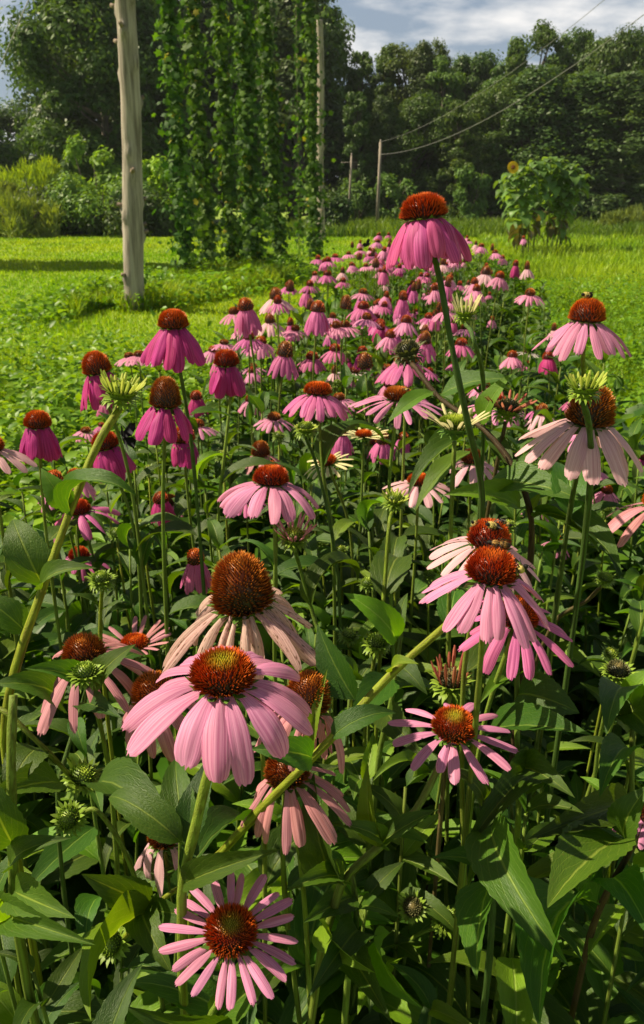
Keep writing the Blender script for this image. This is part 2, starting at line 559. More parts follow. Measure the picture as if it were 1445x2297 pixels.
def cone_geo(mb, M, o, rc, hc, n, style, rnd):
    """spiny cone: dome plus spines in a spiral. style: orange / red / brown / green / dark"""
    tip, mid, base, ctip = {
        'orange': ((0.88, 0.20, 0.008), (0.62, 0.10, 0.006), (0.030, 0.012, 0.008), (0.74, 0.17, 0.010)),
        'red':    ((0.82, 0.13, 0.008), (0.54, 0.055, 0.006), (0.030, 0.010, 0.010), (0.62, 0.15, 0.012)),
        'brown':  ((0.74, 0.24, 0.014), (0.42, 0.10, 0.010), (0.020, 0.010, 0.006), (0.58, 0.20, 0.020)),
        'green':  ((0.80, 0.15, 0.008), (0.52, 0.075, 0.008), (0.050, 0.035, 0.010), (0.46, 0.50, 0.03)),
        'lime':   ((0.42, 0.52, 0.050), (0.22, 0.32, 0.02), (0.06, 0.10, 0.01), (0.50, 0.56, 0.06)),
        'bud':    ((0.40, 0.52, 0.050), (0.20, 0.32, 0.02), (0.05, 0.09, 0.01), (0.42, 0.54, 0.05)),
        'seed':   ((0.22, 0.20, 0.080), (0.10, 0.10, 0.03), (0.03, 0.03, 0.015), (0.28, 0.22, 0.08)),
    }[style]
    tip, mid, base, ctip = map(np.array, (tip, mid, base, ctip))
    rd, hd = rc * 0.84, hc * 0.88
    # dome
    nu, nv = 14, 7
    V = [(0, 0, hd)]; fs = []
    for j in range(1, nv + 1):
        a = j / nv * R(112)
        for k in range(nu):
            b = 2 * math.pi * k / nu
            zz = math.cos(a) * (hd if a < math.pi / 2 else rd * 0.55)
            V.append((math.sin(a) * rd * math.cos(b), math.sin(a) * rd * math.sin(b), zz))
    for k in range(nu): fs.append((0, 1 + k, 1 + (k + 1) % nu))
    for j in range(nv - 1):
        for k in range(nu):
            a = 1 + j * nu + k; b = 1 + j * nu + (k + 1) % nu
            fs.append((a, a + nu, b + nu, b))
    Mn = np.array(M); on = np.array(o)
    dc = []
    for v in V:
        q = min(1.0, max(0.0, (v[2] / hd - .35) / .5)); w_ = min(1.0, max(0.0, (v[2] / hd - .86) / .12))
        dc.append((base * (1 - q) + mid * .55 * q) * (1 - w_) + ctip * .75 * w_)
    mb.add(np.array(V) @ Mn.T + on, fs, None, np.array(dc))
    g = math.pi * (3 - 5 ** 0.5)
    allV = []; allF = []; allC = []
    for i in range(n):
        t = (i + 0.5) / n
        a = math.acos(1 - t * 1.22)
        b = i * g + rnd.uniform(-.08, .08)
        sa, ca = math.sin(a), math.cos(a)
        p = np.array([sa * rd * math.cos(b), sa * rd * math.sin(b), ca * (hd if ca > 0 else rd * 0.5)])
        nrm = np.array([sa * math.cos(b) / rd, sa * math.sin(b) / rd, ca / (hd if ca > 0 else rd)])
        nrm /= np.linalg.norm(nrm)
        d = nrm * 0.75 + np.array([0, 0, 0.45]); d /= np.linalg.norm(d)
        ln = rc * (0.17 + 0.15 * min(1, a / 0.9)) * rnd.uniform(.8, 1.15)
        wd = rc * 1.05 / math.sqrt(n) * 0.80
        s1 = np.cross(d, [0.3, 0.2, 0.9]); s1 /= np.linalg.norm(s1); s2 = np.cross(d, s1)
        k0 = len(allV)
        for q in range(3):
            an = q * 2.0944
            allV.append(p + (s1 * math.cos(an) + s2 * math.sin(an)) * wd)
        for q in range(3):
            an = q * 2.0944 + 0.5
            allV.append(p + d * ln * 0.6 + (s1 * math.cos(an) + s2 * math.sin(an)) * wd * 0.82)
        allV.append(p + d * ln)
        for q in range(3):
            r_ = (q + 1) % 3
            allF.append((k0 + q, k0 + r_, k0 + 3 + r_, k0 + 3 + q))
            allF.append((k0 + 3 + q, k0 + 3 + r_, k0 + 6))
        w = max(0, 1 - a / 0.70) ** .8
        tc_ = tip * (1 - w) + ctip * w
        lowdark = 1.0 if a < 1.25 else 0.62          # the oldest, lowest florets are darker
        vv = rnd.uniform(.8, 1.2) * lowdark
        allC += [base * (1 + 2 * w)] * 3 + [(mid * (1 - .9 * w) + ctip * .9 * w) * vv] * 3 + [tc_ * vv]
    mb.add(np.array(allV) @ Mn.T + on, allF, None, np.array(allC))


def calyx_geo(mb, M, o, rc, rnd, n=16, ln=0.75, col=(0.10, 0.20, 0.03), rows=2, up=-0.1, zb=-0.25):
    """green bracts under a flower or round a bud"""
    Mn = np.array(M); on = np.array(o)
    for r_ in range(rows):
        for i in range(n):
            b = (i + 0.5 * r_) * 2 * math.pi / n + rnd.uniform(-.1, .1)
            d = np.array([math.cos(b), math.sin(b), 0]); t = np.array([-math.sin(b), math.cos(b), 0])
            L = rc * ln * rnd.uniform(.75, 1.2) * (1 - 0.15 * r_)
            w = rc * 0.15
            b0 = d * rc * 0.62 + np.array([0, 0, rc * (zb - 0.22 * r_)])
            m = b0 + d * L * 0.55 + np.array([0, 0, L * (up - 0.2 * r_ + .25)])
            e = b0 + d * L * 0.85 + np.array([0, 0, L * (up + 0.35 - 0.5 * r_ + rnd.uniform(-.15, .15))])
            V = np.array([b0 - t * w, b0 + t * w, m + t * w * .8, m - t * w * .8, e])
            cc = np.array(col) * rnd.uniform(.75, 1.3)
            mb.add(V @ Mn.T + on, [(0, 1, 2, 3), (3, 2, 4)], None, np.tile(cc, (5, 1)))
    # receptacle under the head
    V = []; nu = 10
    for zz, rr in ((zb + 0.1, 0.8), (zb - 0.3, 0.66), (zb - 0.55, 0.30), (zb - 0.75, 0.17)):
        for k in range(nu):
            a = 2 * math.pi * k / nu
            V.append((rr * rc * math.cos(a), rr * rc * math.sin(a), zz * rc))
    fs = [(j * nu + k, (j + 1) * nu + k, (j + 1) * nu + (k + 1) % nu, j * nu + (k + 1) % nu) for j in range(3) for k in range(nu)]
    mb.add(np.array(V) @ Mn.T + on, fs, None, np.array(col) * 0.9)


# unit leaves: base at origin, tip at (1,0,0), half width 0.5
def unit_leaf(ns, arch, fold, wave, serr, rnd, pet=0.06):
    nx = 6
    V = []; UV = []
    x = z = 0.0
    ph = rnd.random() * 6
    sidec = rnd.uniform(-.12, .12)
    for i in range(ns + 1):
        s = i / ns
        if s < pet: ww = 0.035
        else:
            q = (s - pet) / (1 - pet)
            ww = 1.0 * max(0.0, math.sin(math.pi * q ** 0.66)) ** 0.95 * (1 - 0.28 * q) * 1.12
            if i < ns: ww = max(ww, 0.03)
        th = R(arch) * (s - 0.45) * 2
        tx, tz = math.cos(th), -math.sin(th)
        for k in range(nx + 1):
            u = k / nx * 2 - 1
            e = 1 + (serr * (1 if i % 2 else -1) if abs(u) > .99 else 0)
            yy = u * ww * 0.5 * e
            up = fold * abs(u) ** 1.2 * ww * 0.5 + wave * math.sin(ph + s * 11 + (2 if u > 0 else 0)) * u * u * ww
            up += 0.012 * math.sin(s * 42 - abs(u) * 6) * (1 - abs(u)) * (1 if ww > .2 else 0)
            V.append((x - tz * up * 0.3, yy + sidec * s * s * 0.5, z + up * tx * 0.3))
            UV.append((k / nx, s))
        x += tx / ns; z += tz / ns
    V = np.array(V)
    tipc = V[-(nx + 1) + nx // 2]
    a = math.atan2(tipc[2], tipc[0])
    ca, sa = math.cos(-a), math.sin(-a)
    X = V[:, 0] * ca - V[:, 2] * sa; Z = V[:, 0] * sa + V[:, 2] * ca
    l = math.hypot(tipc[0], tipc[2])
    V = np.stack([X / l, V[:, 1], Z / l], 1)
    V[:, 1] -= V[:, 0] * V[-(nx + 1) + nx // 2, 1]
    m = nx + 1
    fs = [(i * m + k, (i + 1) * m + k, (i + 1) * m + k + 1, i * m + k + 1) for i in range(ns) for k in range(nx)]
    return V, fs, np.array(UV)


LEAFV = []
_r = random.Random(3)
for i in range(8):
    LEAFV.append(unit_leaf(26, [25, 45, 60, 35, 75, 15, 50, 95][i], _r.uniform(.25, .8), _r.uniform(.04, .10), 0.035, _r))
LEAFM = []; LEAFM2 = []
for i, (v, f, u) in enumerate(LEAFV):
    for lst, mat in ((LEAFM, M_LEAF), (LEAFM2, M_LEAF2)):
        mb = MB(); mb.add(v, f, u); lst.append(mb.mesh('leaf', mat))


def leaf_matrix(a, b, w, nrm):
    """unit leaf from point a to point b, w wide, top side towards nrm"""
    a = Vector(a); b = Vector(b)
    x = b - a; L = x.length; x.normalize()
    z = Vector(nrm); z = z - x * z.dot(x)
    z = z.normalized() if z.length > 1e-5 else x.orthogonal().normalized()
    y = z.cross(x)
    return Matrix(((x.x * L, y.x * w, z.x * L, a.x), (x.y * L, y.y * w, z.y * L, a.y), (x.z * L, y.z * w, z.z * L, a.z), (0, 0, 0, 1)))


def add_leaf(parent, a, b, w, nrm, var=None, light=False, label=None):
    var = random.randrange(8) if var is None else var
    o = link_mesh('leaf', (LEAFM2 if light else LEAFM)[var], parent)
    o.matrix_basis = leaf_matrix(a, b, w, nrm)
    return o


GREEN = (0.16, 0.25, 0.035)
DGREEN = (0.060, 0.115, 0.022)
BRIGHT = (0.21, 0.29, 0.022)
BROWN = (0.075, 0.060, 0.022)

# ---------------------------------------------------------------- ground
def noise_ground(name, c1, c2, c3, sc):
    m, n, out = newmat(name)
    tco = N(n, 'ShaderNodeTexCoord')
    a = N(n, 'ShaderNodeTexNoise', Scale=sc, Detail=6.0); n.links.new(tco.outputs['Object'], a.inputs['Vector'])
    b = N(n, 'ShaderNodeTexNoise', Scale=sc * 14, Detail=4.0); n.links.new(tco.outputs['Object'], b.inputs['Vector'])
    r1 = N(n, 'ShaderNodeMixRGB'); r1.inputs[1].default_value = (*c1, 1); r1.inputs[2].default_value = (*c2, 1)
    n.links.new(a.outputs[0], r1.inputs[0])
    r2 = N(n, 'ShaderNodeMixRGB'); r2.inputs[2].default_value = (*c3, 1)
    n.links.new(r1.outputs[0], r2.inputs[1]); n.links.new(b.outputs[0], r2.inputs[0])
    pr = N(n, 'ShaderNodeBsdfPrincipled', Roughness=0.95); n.links.new(r2.outputs[0], pr.inputs['Base Color'])
    bp = N(n, 'ShaderNodeBump', Strength=0.8, Distance=0.05); n.links.new(b.outputs[0], bp.inputs['Height'])
    n.links.new(bp.outputs[0], pr.inputs['Normal'])
    n.links.new(pr.outputs[0], out.inputs[0])
    return m


mb = MB()
S = 600
gx_ = np.linspace(-S, S, 41)
mb.add([(x, y, 0) for y in gx_ for x in gx_], [(j * 41 + i, j * 41 + i + 1, (j + 1) * 41 + i + 1, (j + 1) * 41 + i) for j in range(40) for i in range(40)])
o = mb.build('ground', noise_ground('ground_turf', (0.17, 0.27, 0.008), (0.26, 0.33, 0.010), (0.12, 0.20, 0.008), 0.35))
tag(o, 'flat green field under the flower bed and the lawn', 'ground', kind='structure')
BEDC = lambda y: -0.15 + 0.165 * y        # centre line of the flower bed
mb = MB()
ys = np.linspace(-0.3, 9.0, 20)
V = []
for y in ys: V += [(BEDC(y) - 0.95, y, 0.004), (BEDC(y) + 0.8, y, 0.004)]
mb.add(V, [(2 * i, 2 * i + 1, 2 * i + 3, 2 * i + 2) for i in range(19)])
o = mb.build('bed_soil', noise_ground('bed_soil', (0.035, 0.026, 0.016), (0.06, 0.045, 0.028), (0.02, 0.03, 0.01), 3.0))
tag(o, 'dark soil of the long coneflower bed', 'soil', kind='structure')


# ---------------------------------------------------------------- grass and ground cover (uncountable)
def lawn(name, n, dmin, dmax, amin, amax, hgt, cols, keep=None, wmul=1.0, label='', seedv=1):
    r = np.random.default_rng(seedv)
    d = np.exp(r.uniform(math.log(dmin), math.log(dmax), n))
    a = r.uniform(R(amin), R(amax), n)
    x = d * np.sin(a); y = d * np.cos(a)
    if keep is not None:
        k = keep(x, y); x, y, d = x[k], y[k], d[k]; n = len(x)
    clump = 0.75 + 0.5 * np.sin(x * 2.1 + 1.3 * np.sin(y * 1.1)) * np.sin(y * 1.7 + np.sin(x * 1.9)) * 0.5
    h = hgt * r.uniform(.5, 1.25, n) * clump * (1 + 0.012 * d)
    w = np.maximum(0.0032, d * 0.00055) * r.uniform(.7, 1.4, n) * wmul
    b = r.uniform(0, 2 * math.pi, n)
    lean = r.uniform(.1, .75, n) * h; lb = r.uniform(0, 2 * math.pi, n)
    V = np.zeros((n, 5, 3))
    cx, sx = np.cos(b) * w, np.sin(b) * w
    V[:, 0] = np.stack([x - cx, y - sx, np.zeros(n)], 1)
    V[:, 1] = np.stack([x + cx, y + sx, np.zeros(n)], 1)
    mx_, my_ = x + np.cos(lb) * lean * .35, y + np.sin(lb) * lean * .35
    V[:, 2] = np.stack([mx_ + cx * .8, my_ + sx * .8, h * .6], 1)
    V[:, 3] = np.stack([mx_ - cx * .8, my_ - sx * .8, h * .6], 1)
    V[:, 4] = np.stack([x + np.cos(lb) * lean, y + np.sin(lb) * lean, h], 1)
    cols = np.array(cols)
    pat = 0.5 + 0.5 * np.sin(x * .55 + 2 * np.sin(y * .31)) * np.sin(y * .43 + 1.5 * np.sin(x * .37))
    t = np.clip(pat + r.normal(0, .28, n), 0, 1)[:, None]
    c = (cols[0] * (1 - t) + cols[1] * t) * r.uniform(.75, 1.25, (n, 1))
    C = np.repeat(c[:, None, :], 5, 1)
    # a blade is a quad and a triangle: store the triangle as a folded quad pair
    F4 = [(0, 1, 2), (0, 2, 3), (3, 2, 4)]
    o = bulk(name, V, 5, F4, C, M_GRASS)
    return tag(o, label, 'grass', kind='stuff')


def cover(name, x, y, zmax, size, cols, label, cat, seedv=2, mat=None, zmin=0.02, zpow=0.7):
    """many small ovate leaves at stem height: one uncountable mass"""
    r = np.random.default_rng(seedv)
    n = len(x)
    mound = .62 + .38 * np.sin(x * 4.1 + 2 * np.sin(y * 2.3)) * np.sin(y * 3.3 + 1.5 * np.sin(x * 2.9))
    z = zmin + (zmax - zmin) * r.uniform(0, 1, n) ** zpow * mound
    L = size * r.uniform(.55, 1.3, n)
    az_ = r.uniform(0, 2 * math.pi, n); el_ = r.normal(0.15, .38, n)
    dx = np.stack([np.cos(az_) * np.cos(el_), np.sin(az_) * np.cos(el_), np.sin(el_)], 1)
    up = np.stack([r.normal(0, .35, n), r.normal(0, .35, n), np.ones(n)], 1)
    dy = np.cross(up, dx); dy /= np.linalg.norm(dy, axis=1, keepdims=True)
    dz = np.cross(dx, dy)
    tpl = np.array([(0, 0, 0), (.32, .30, .08), (.32, 0, 0), (.32, -.30, .08), (.72, .22, .02), (.72, 0, -.06), (.72, -.22, .02), (1.0, 0, -.16)])
    o3 = np.stack([x, y, z], 1)
    V = o3[:, None, :] + L[:, None, None] * (tpl[None, :, 0, None] * dx[:, None] + tpl[None, :, 1, None] * dy[:, None] + tpl[None, :, 2, None] * dz[:, None])
    F3 = [(0, 2, 1), (0, 3, 2), (1, 2, 5), (1, 5, 4), (2, 3, 6), (2, 6, 5), (4, 5, 7), (5, 6, 7)]
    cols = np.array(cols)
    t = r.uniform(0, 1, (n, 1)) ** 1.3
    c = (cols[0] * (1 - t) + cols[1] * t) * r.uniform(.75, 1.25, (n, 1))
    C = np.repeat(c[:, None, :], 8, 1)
    o = bulk(name, V, 8, F3, C, mat or M_COVER, smooth=True)
    return tag(o, label, cat, kind='stuff')


POLE = G(306, 700)


def offpost(x, y): return ~((np.abs(x - POLE.x) < .55) & (y < POLE.y + .1) & (y > POLE.y - 2.2) & ((x - POLE.x) ** 2 + (y - POLE.y) ** 2 > .055))


def inbed(x, y, m=0.0): return np.abs(x - BEDC(y)) < 0.75 + m


lawn('lawn_grass', 260000, 5.5, 52, -34, 34, 0.065, [(0.18, 0.36, 0.008), (0.35, 0.46, 0.010)],
     keep=lambda x, y: ~(inbed(x, y, .1) & (y < 8.5)), label='bright mown lawn grass reaching from the bed to the trees', seedv=3)
# weeds between the lawn and the bed on the left
r_ = np.random.default_rng(5)
n = 68000
yy = np.exp(r_.uniform(math.log(1.5), math.log(11), n)); xx = BEDC(yy) - 0.6 - np.abs(r_.normal(0, 1, n)) * (0.35 + 0.34 * yy)
k = (xx > -0.72 * yy - .6) & ((yy < 7.4 + r_.normal(0, .7, n)) | (xx > BEDC(yy) - 1.1 - np.abs(r_.normal(0, .5, n))))
cl = np.sin(xx * 5 + 2 * np.sin(yy * 3)) * np.sin(yy * 4.3 + 1.5 * np.sin(xx * 3))
k &= ((cl + r_.uniform(-1, 1, n)) > -0.7) & offpost(xx, yy)
cover('clover_weeds', xx[k], yy[k], 0.42, 0.066, [(0.085, 0.20, 0.010), (0.22, 0.36, 0.018)], 'low leafy clover and weeds left of the flower bed', 'weeds', 6)
n = 60000
yy = np.exp(r_.uniform(math.log(1.4), math.log(14), n)); xx = BEDC(yy) + 0.75 + np.abs(r_.normal(0, 1, n)) * (0.25 + 0.32 * yy)
k = xx < 0.62 * yy + .6
cover('field_weeds', xx[k], yy[k], 0.36, 0.055, [(0.085, 0.20, 0.010), (0.20, 0.36, 0.018)], 'lush green weeds right of the flower bed', 'weeds', 8)
lawn('tall_field_grass', 60000, 4.0, 40, 8, 34, 0.22, [(0.16, 0.30, 0.012), (0.30, 0.42, 0.02)],
     keep=lambda x, y: (x > BEDC(y) + .8), label='longer pale field grass right of the bed', seedv=9)
lawn('tall_far_grass', 26000, 34, 46, -4, 34, 0.42, [(0.08, 0.16, 0.012), (0.17, 0.26, 0.02)], wmul=1.3,
     label='tall unmown grass along the foot of the far woods', seedv=10)
# leaves low down in the bed
n = 60000
yy = 1.0 + 7.5 * r_.uniform(0, 1, n) ** 1.3; xx = BEDC(yy) + r_.uniform(-.72, .68, n)
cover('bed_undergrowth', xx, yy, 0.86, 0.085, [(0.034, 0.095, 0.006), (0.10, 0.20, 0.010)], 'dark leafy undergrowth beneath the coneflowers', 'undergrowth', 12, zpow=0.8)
n = 9000
yy = r_.uniform(0.2, 1.3, n); xx = BEDC(yy) + r_.uniform(-.85, .85, n)
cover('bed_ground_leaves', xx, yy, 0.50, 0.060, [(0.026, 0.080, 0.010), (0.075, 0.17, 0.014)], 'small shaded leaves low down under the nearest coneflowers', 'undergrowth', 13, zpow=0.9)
# weeds at the feet of the hop vines and post
n = 16000
t_ = r_.uniform(0, 1, n)
xx = -3.3 + 2.6 * t_ + r_.normal(0, .45, n); yy = 10.6 + 6.5 * t_ + r_.normal(0, .8, n)
k = offpost(xx, yy)
cover('weeds_under_hops', xx[k], yy[k], 0.42, 0.10, [(0.09, 0.21, 0.010), (0.20, 0.36, 0.018)], 'rank weeds around the feet of the hop vines', 'weeds', 14, zpow=1.3)
lawn('grass_under_hops', 34000, 9.5, 20, -17, -2, 0.30, [(0.14, 0.28, 0.010), (0.30, 0.40, 0.015)],
     keep=lambda x, y: (np.abs(x - (-3.3 + (y - 10.6) * 0.4)) < 1.1) & offpost(x, y), label='long grass tufts along the row of hop vines', seedv=15)


# ---------------------------------------------------------------- trees
def tree_mesh(kind, seedv):
    """trunk mesh and crown mesh for a tree about 10 m high"""
    r = np.random.default_rng(seedv); rr = random.Random(seedv)
    H = 10.0
    mb = MB()
    pts = [Vector((rr.uniform(-.1, .1) * i, rr.uniform(-.1, .1) * i, H * .9 * i / 6)) for i in range(7)]
    tube(mb, pts, [0.26 * (1 - .14 * i) for i in range(7)], 8, (0.10, 0.085, 0.065))
    cl = []
    if kind == 'oak':
        for i in range(120):
            t = rr.random(); z = 1.2 + 8.6 * t
            rad = 4.0 * math.sin(math.pi * min(1, (z - 0.2) / 10.4) ** 0.75) ** .7
            a = rr.random() * 6.283; q = rad * math.sqrt(rr.uniform(.15, 1))
            cl.append((q * math.cos(a), q * math.sin(a), z, rr.choice((.45, .6, .8, 1.15)) * rr.uniform(.85, 1.15)))
        leaf, per = 0.135, 460
        c1, c2 = (0.030, 0.075, 0.012), (0.078, 0.140, 0.018)
    elif kind == 'poplar':
        for i in range(105):
            t = rr.random(); z = 0.7 + 9.0 * t
            rad = 2.1 * (1 - t) ** .55 + 0.25
            a = rr.random() * 6.283; q = rad * math.sqrt(rr.uniform(.1, 1))
            cl.append((q * math.cos(a), q * math.sin(a), z, rr.choice((.30, .42, .6, .8)) * rr.uniform(.85, 1.15) * (1 - .35 * t)))
        leaf, per = 0.125, 380
        c1, c2 = (0.045, 0.105, 0.016), (0.100, 0.175, 0.024)
    elif kind == 'pine':
        for i in range(110):
            t = rr.random() ** .8; z = 1.0 + 9.0 * t
            rad = 2.3 * (1 - t) ** .8 * rr.uniform(.5, 1) + 0.15
            a = rr.random() * 6.283
            cl.append((rad * math.cos(a), rad * math.sin(a), z, rr.uniform(.4, .8)))
        leaf, per = 0.12, 340
        c1, c2 = (0.038, 0.080, 0.020), (0.078, 0.130, 0.030)
    else:   # airy top
        for i in range(40):
            t = rr.random(); z = 3.5 + 6.4 * t
            rad = 1.9 * math.sin(math.pi * min(1, .1 + t * .85)) + .2
            a = rr.random() * 6.283; q = rad * math.sqrt(rr.random())
            cl.append((q * math.cos(a), q * math.sin(a), z, rr.uniform(.4, .75)))
        leaf, per = 0.12, 280
        c1, c2 = (0.06, 0.11, 0.02), (0.11, 0.17, 0.03)
    for (x, y, z, s) in cl[::4]:
        zz = max(.5, z - 1.2)
        tube(mb, [Vector((0, 0, zz * .85)), Vector((x * .5, y * .5, zz)), Vector((x * .95, y * .95, z))], [.07, .045, .015], 5, (0.10, 0.085, 0.065))
    trunk = mb.mesh('trunk', M_BARK)
    VV = []; CC = []
    c1 = np.array(c1); c2 = np.array(c2)
    for (x, y, z, s) in cl:
        m = int(per * (0.6 + 0.5 * s))
        d = r.normal(0, 1, (m, 3)); d[:, 2] += 0.25
        d /= np.linalg.norm(d, axis=1, keepdims=True)
        rad = s * r.uniform(.35, 1.25, (m, 1))
        o3 = np.array([x, y, z]) + d * rad * np.array([1, 1, .72])
        nr = d + r.normal(0, .55, (m, 3)) + np.array([0, 0, .5]); nr /= np.linalg.norm(nr, axis=1, keepdims=True)
        t1 = np.cross(nr, r.normal(0, 1, (m, 3))); t1 /= np.linalg.norm(t1, axis=1, keepdims=True)
        t2 = np.cross(nr, t1)
        L = leaf * r.uniform(.5, 1.2, (m, 1))
        V = np.stack([o3 - t1 * L, o3 - t2 * L * .5, o3 + t1 * L, o3 + t2 * L * .5], 1)
        VV.append(V)
        t = np.clip(r.uniform(0, 1, (m, 1)) * .6 + r.uniform(0, .5), 0, 1)
        c = c1 * (1 - t) + c2 * t
        CC.append(np.repeat(c[:, None, :], 4, 1))
    crown = bulk('crown', np.concatenate(VV), 4, [(0, 1, 2, 3)], np.concatenate(CC), M_TREE, 'mesh')
    return trunk, crown


TREES = {}
for kind, cnt in (('oak', 3), ('poplar', 3), ('pine', 3), ('airy', 2)):
    TREES[kind] = [tree_mesh(kind, 100 + 17 * i + len(kind) * 7) for i in range(cnt)]


def tree(kind, px, topy, y, wpx, label, group=None, name='tree', var=None):
    """tree y metres ahead whose crown tops out at pixel (px, topy) and is wpx pixels wide"""
    t = Y(px, topy, y)
    tr, cr = TREES[kind][(var if var is not None else random.randrange(99)) % len(TREES[kind])]
    ro = empty(name, (t.x, y, 0))
    z = t.z / 10.3
    w0 = {'oak': 9.0, 'poplar': 5.0, 'pine': 4.8, 'airy': 4.2}[kind]
    w = wpx / F * y * 1.03 / w0
    ro.scale = (w, w, z)
    ro.rotation_euler = (0, 0, random.uniform(0, 6.28))
    link_mesh('trunk', tr, ro); link_mesh('crown', cr, ro)
    return tag(ro, label, 'tree', group)


tree('oak', 200, -90, 46, 400, 'broad leafy oak filling the upper left behind the timber post', None, 'oak_tree', 0)
tree('oak', 262, -80, 52, 400, 'tall dark tree just right behind the timber post', None, 'oak_tree', 1)
tree('oak', 400, -130, 56, 420, 'dark tree behind the leftmost hop vines', None, 'oak_tree', 2)
tree('oak', 560, -110, 58, 400, 'dark tree behind the middle hop vines', None, 'oak_tree', 0)
tree('poplar', 715, -60, 55, 190, 'tall tree with ragged right edge behind the far timber post', None, 'poplar_tree', 1)
tree('pine', 655, -40, 52, 260, 'dark conifer behind the thin hop vine', None, 'pine_tree', 0)
tree('oak', -150, 190, 50, 330, 'tree cut by the left edge of the picture', None, 'oak_tree', 1)
skyl = [('poplar', 812, 95, 110), ('poplar', 868, 88, 120), ('airy', 905, 82, 110), ('pine', 948, 96, 120), ('poplar', 1000, 112, 140),
        ('oak', 1065, 112, 190), ('poplar', 1120, 128, 130), ('poplar', 1165, 70, 120), ('airy', 1215, 42, 130), ('poplar', 1262, 62, 120),
        ('oak', 1320, 70, 200), ('oak', 1400, 66, 220), ('oak', 1490, 60, 230), ('airy', 988, 72, 60)]
TL = ['slender pointed tree at the left end of the right-hand woods', 'full-topped tree second along the far skyline beside the gap of sky',
      'airy thin-topped tree behind the tall magenta bloom', 'dark pointed conifer above the tall magenta bloom',
      'rounded tree in the low middle of the far skyline', 'broad tree in the dip of the far skyline',
      'lower tree left of the tallest skyline clump', 'tree on the left flank of the tallest skyline clump',
      'thin-crowned tallest tree where the wires cross the skyline', 'tree on the right flank of the tallest skyline clump',
      'broad tree under the upper wire at the right', 'broad dark tree above the sunflowers near the right edge',
      'tree cut by the right edge of the picture', 'thin wispy treetop poking above the middle skyline']
for (kd, px, ty, wpx), lb in zip(skyl, TL):
    tree(kd, px, ty, 58 + random.uniform(-3, 3), wpx, lb, None, {'oak': 'oak_tree', 'poplar': 'poplar_tree', 'pine': 'pine_tree', 'airy': 'thin_tree'}[kd])
FT = [('poplar', 800, 190, 100, 'mid-height tree filling the left side of the woods behind the utility poles'),
      ('pine', 860, 215, 100, 'narrow young conifer right behind the taller utility pole'),
      ('oak', 940, 210, 190, 'shaded tree in the woods behind the tall magenta bloom'),
      ('poplar', 1035, 215, 130, 'lighter green tree lit on its left in the middle of the woods'),
      ('oak', 1120, 190, 210, 'dark tree behind the left of the sunflowers'),
      ('pine', 1210, 150, 230, 'grey-green wide conifer behind the top of the sunflowers'),
      ('pine', 1320, 165, 260, 'dusky wide conifer right of the sunflowers'),
      ('pine', 1420, 160, 260, 'dusky wide conifer at the right edge of the woods')]
for kd, px, ty, wpx, lb in FT:
    tree(kd, px, ty, 50 + random.uniform(-1.5, 1.5), wpx, lb, None, {'oak': 'oak_tree', 'poplar': 'poplar_tree', 'pine': 'pine_tree'}[kd])
# a second, shaded row that closes the gaps
for i in range(13):
    px = -150 + i * 145 + random.uniform(-30, 30)
    tree('oak', px, 230 if px < 60 else 20 if px < 720 else 185 + random.uniform(-25, 25), 64, 300, 'dark tree deep in the woods, seen between the nearer ones', 'trees deep in the woods', 'oak_tree')
# the tree left of the frame whose shade lies across the lawn
t = empty('oak_tree', (-11.5, 19.6, 0)); t.scale = (0.52, 0.42, 1.10)
link_mesh('trunk', TREES['oak'][1][0], t); link_mesh('crown', TREES['oak'][1][1], t)
tag(t, 'tree standing just outside the left edge, its shadow across the lawn', 'tree')


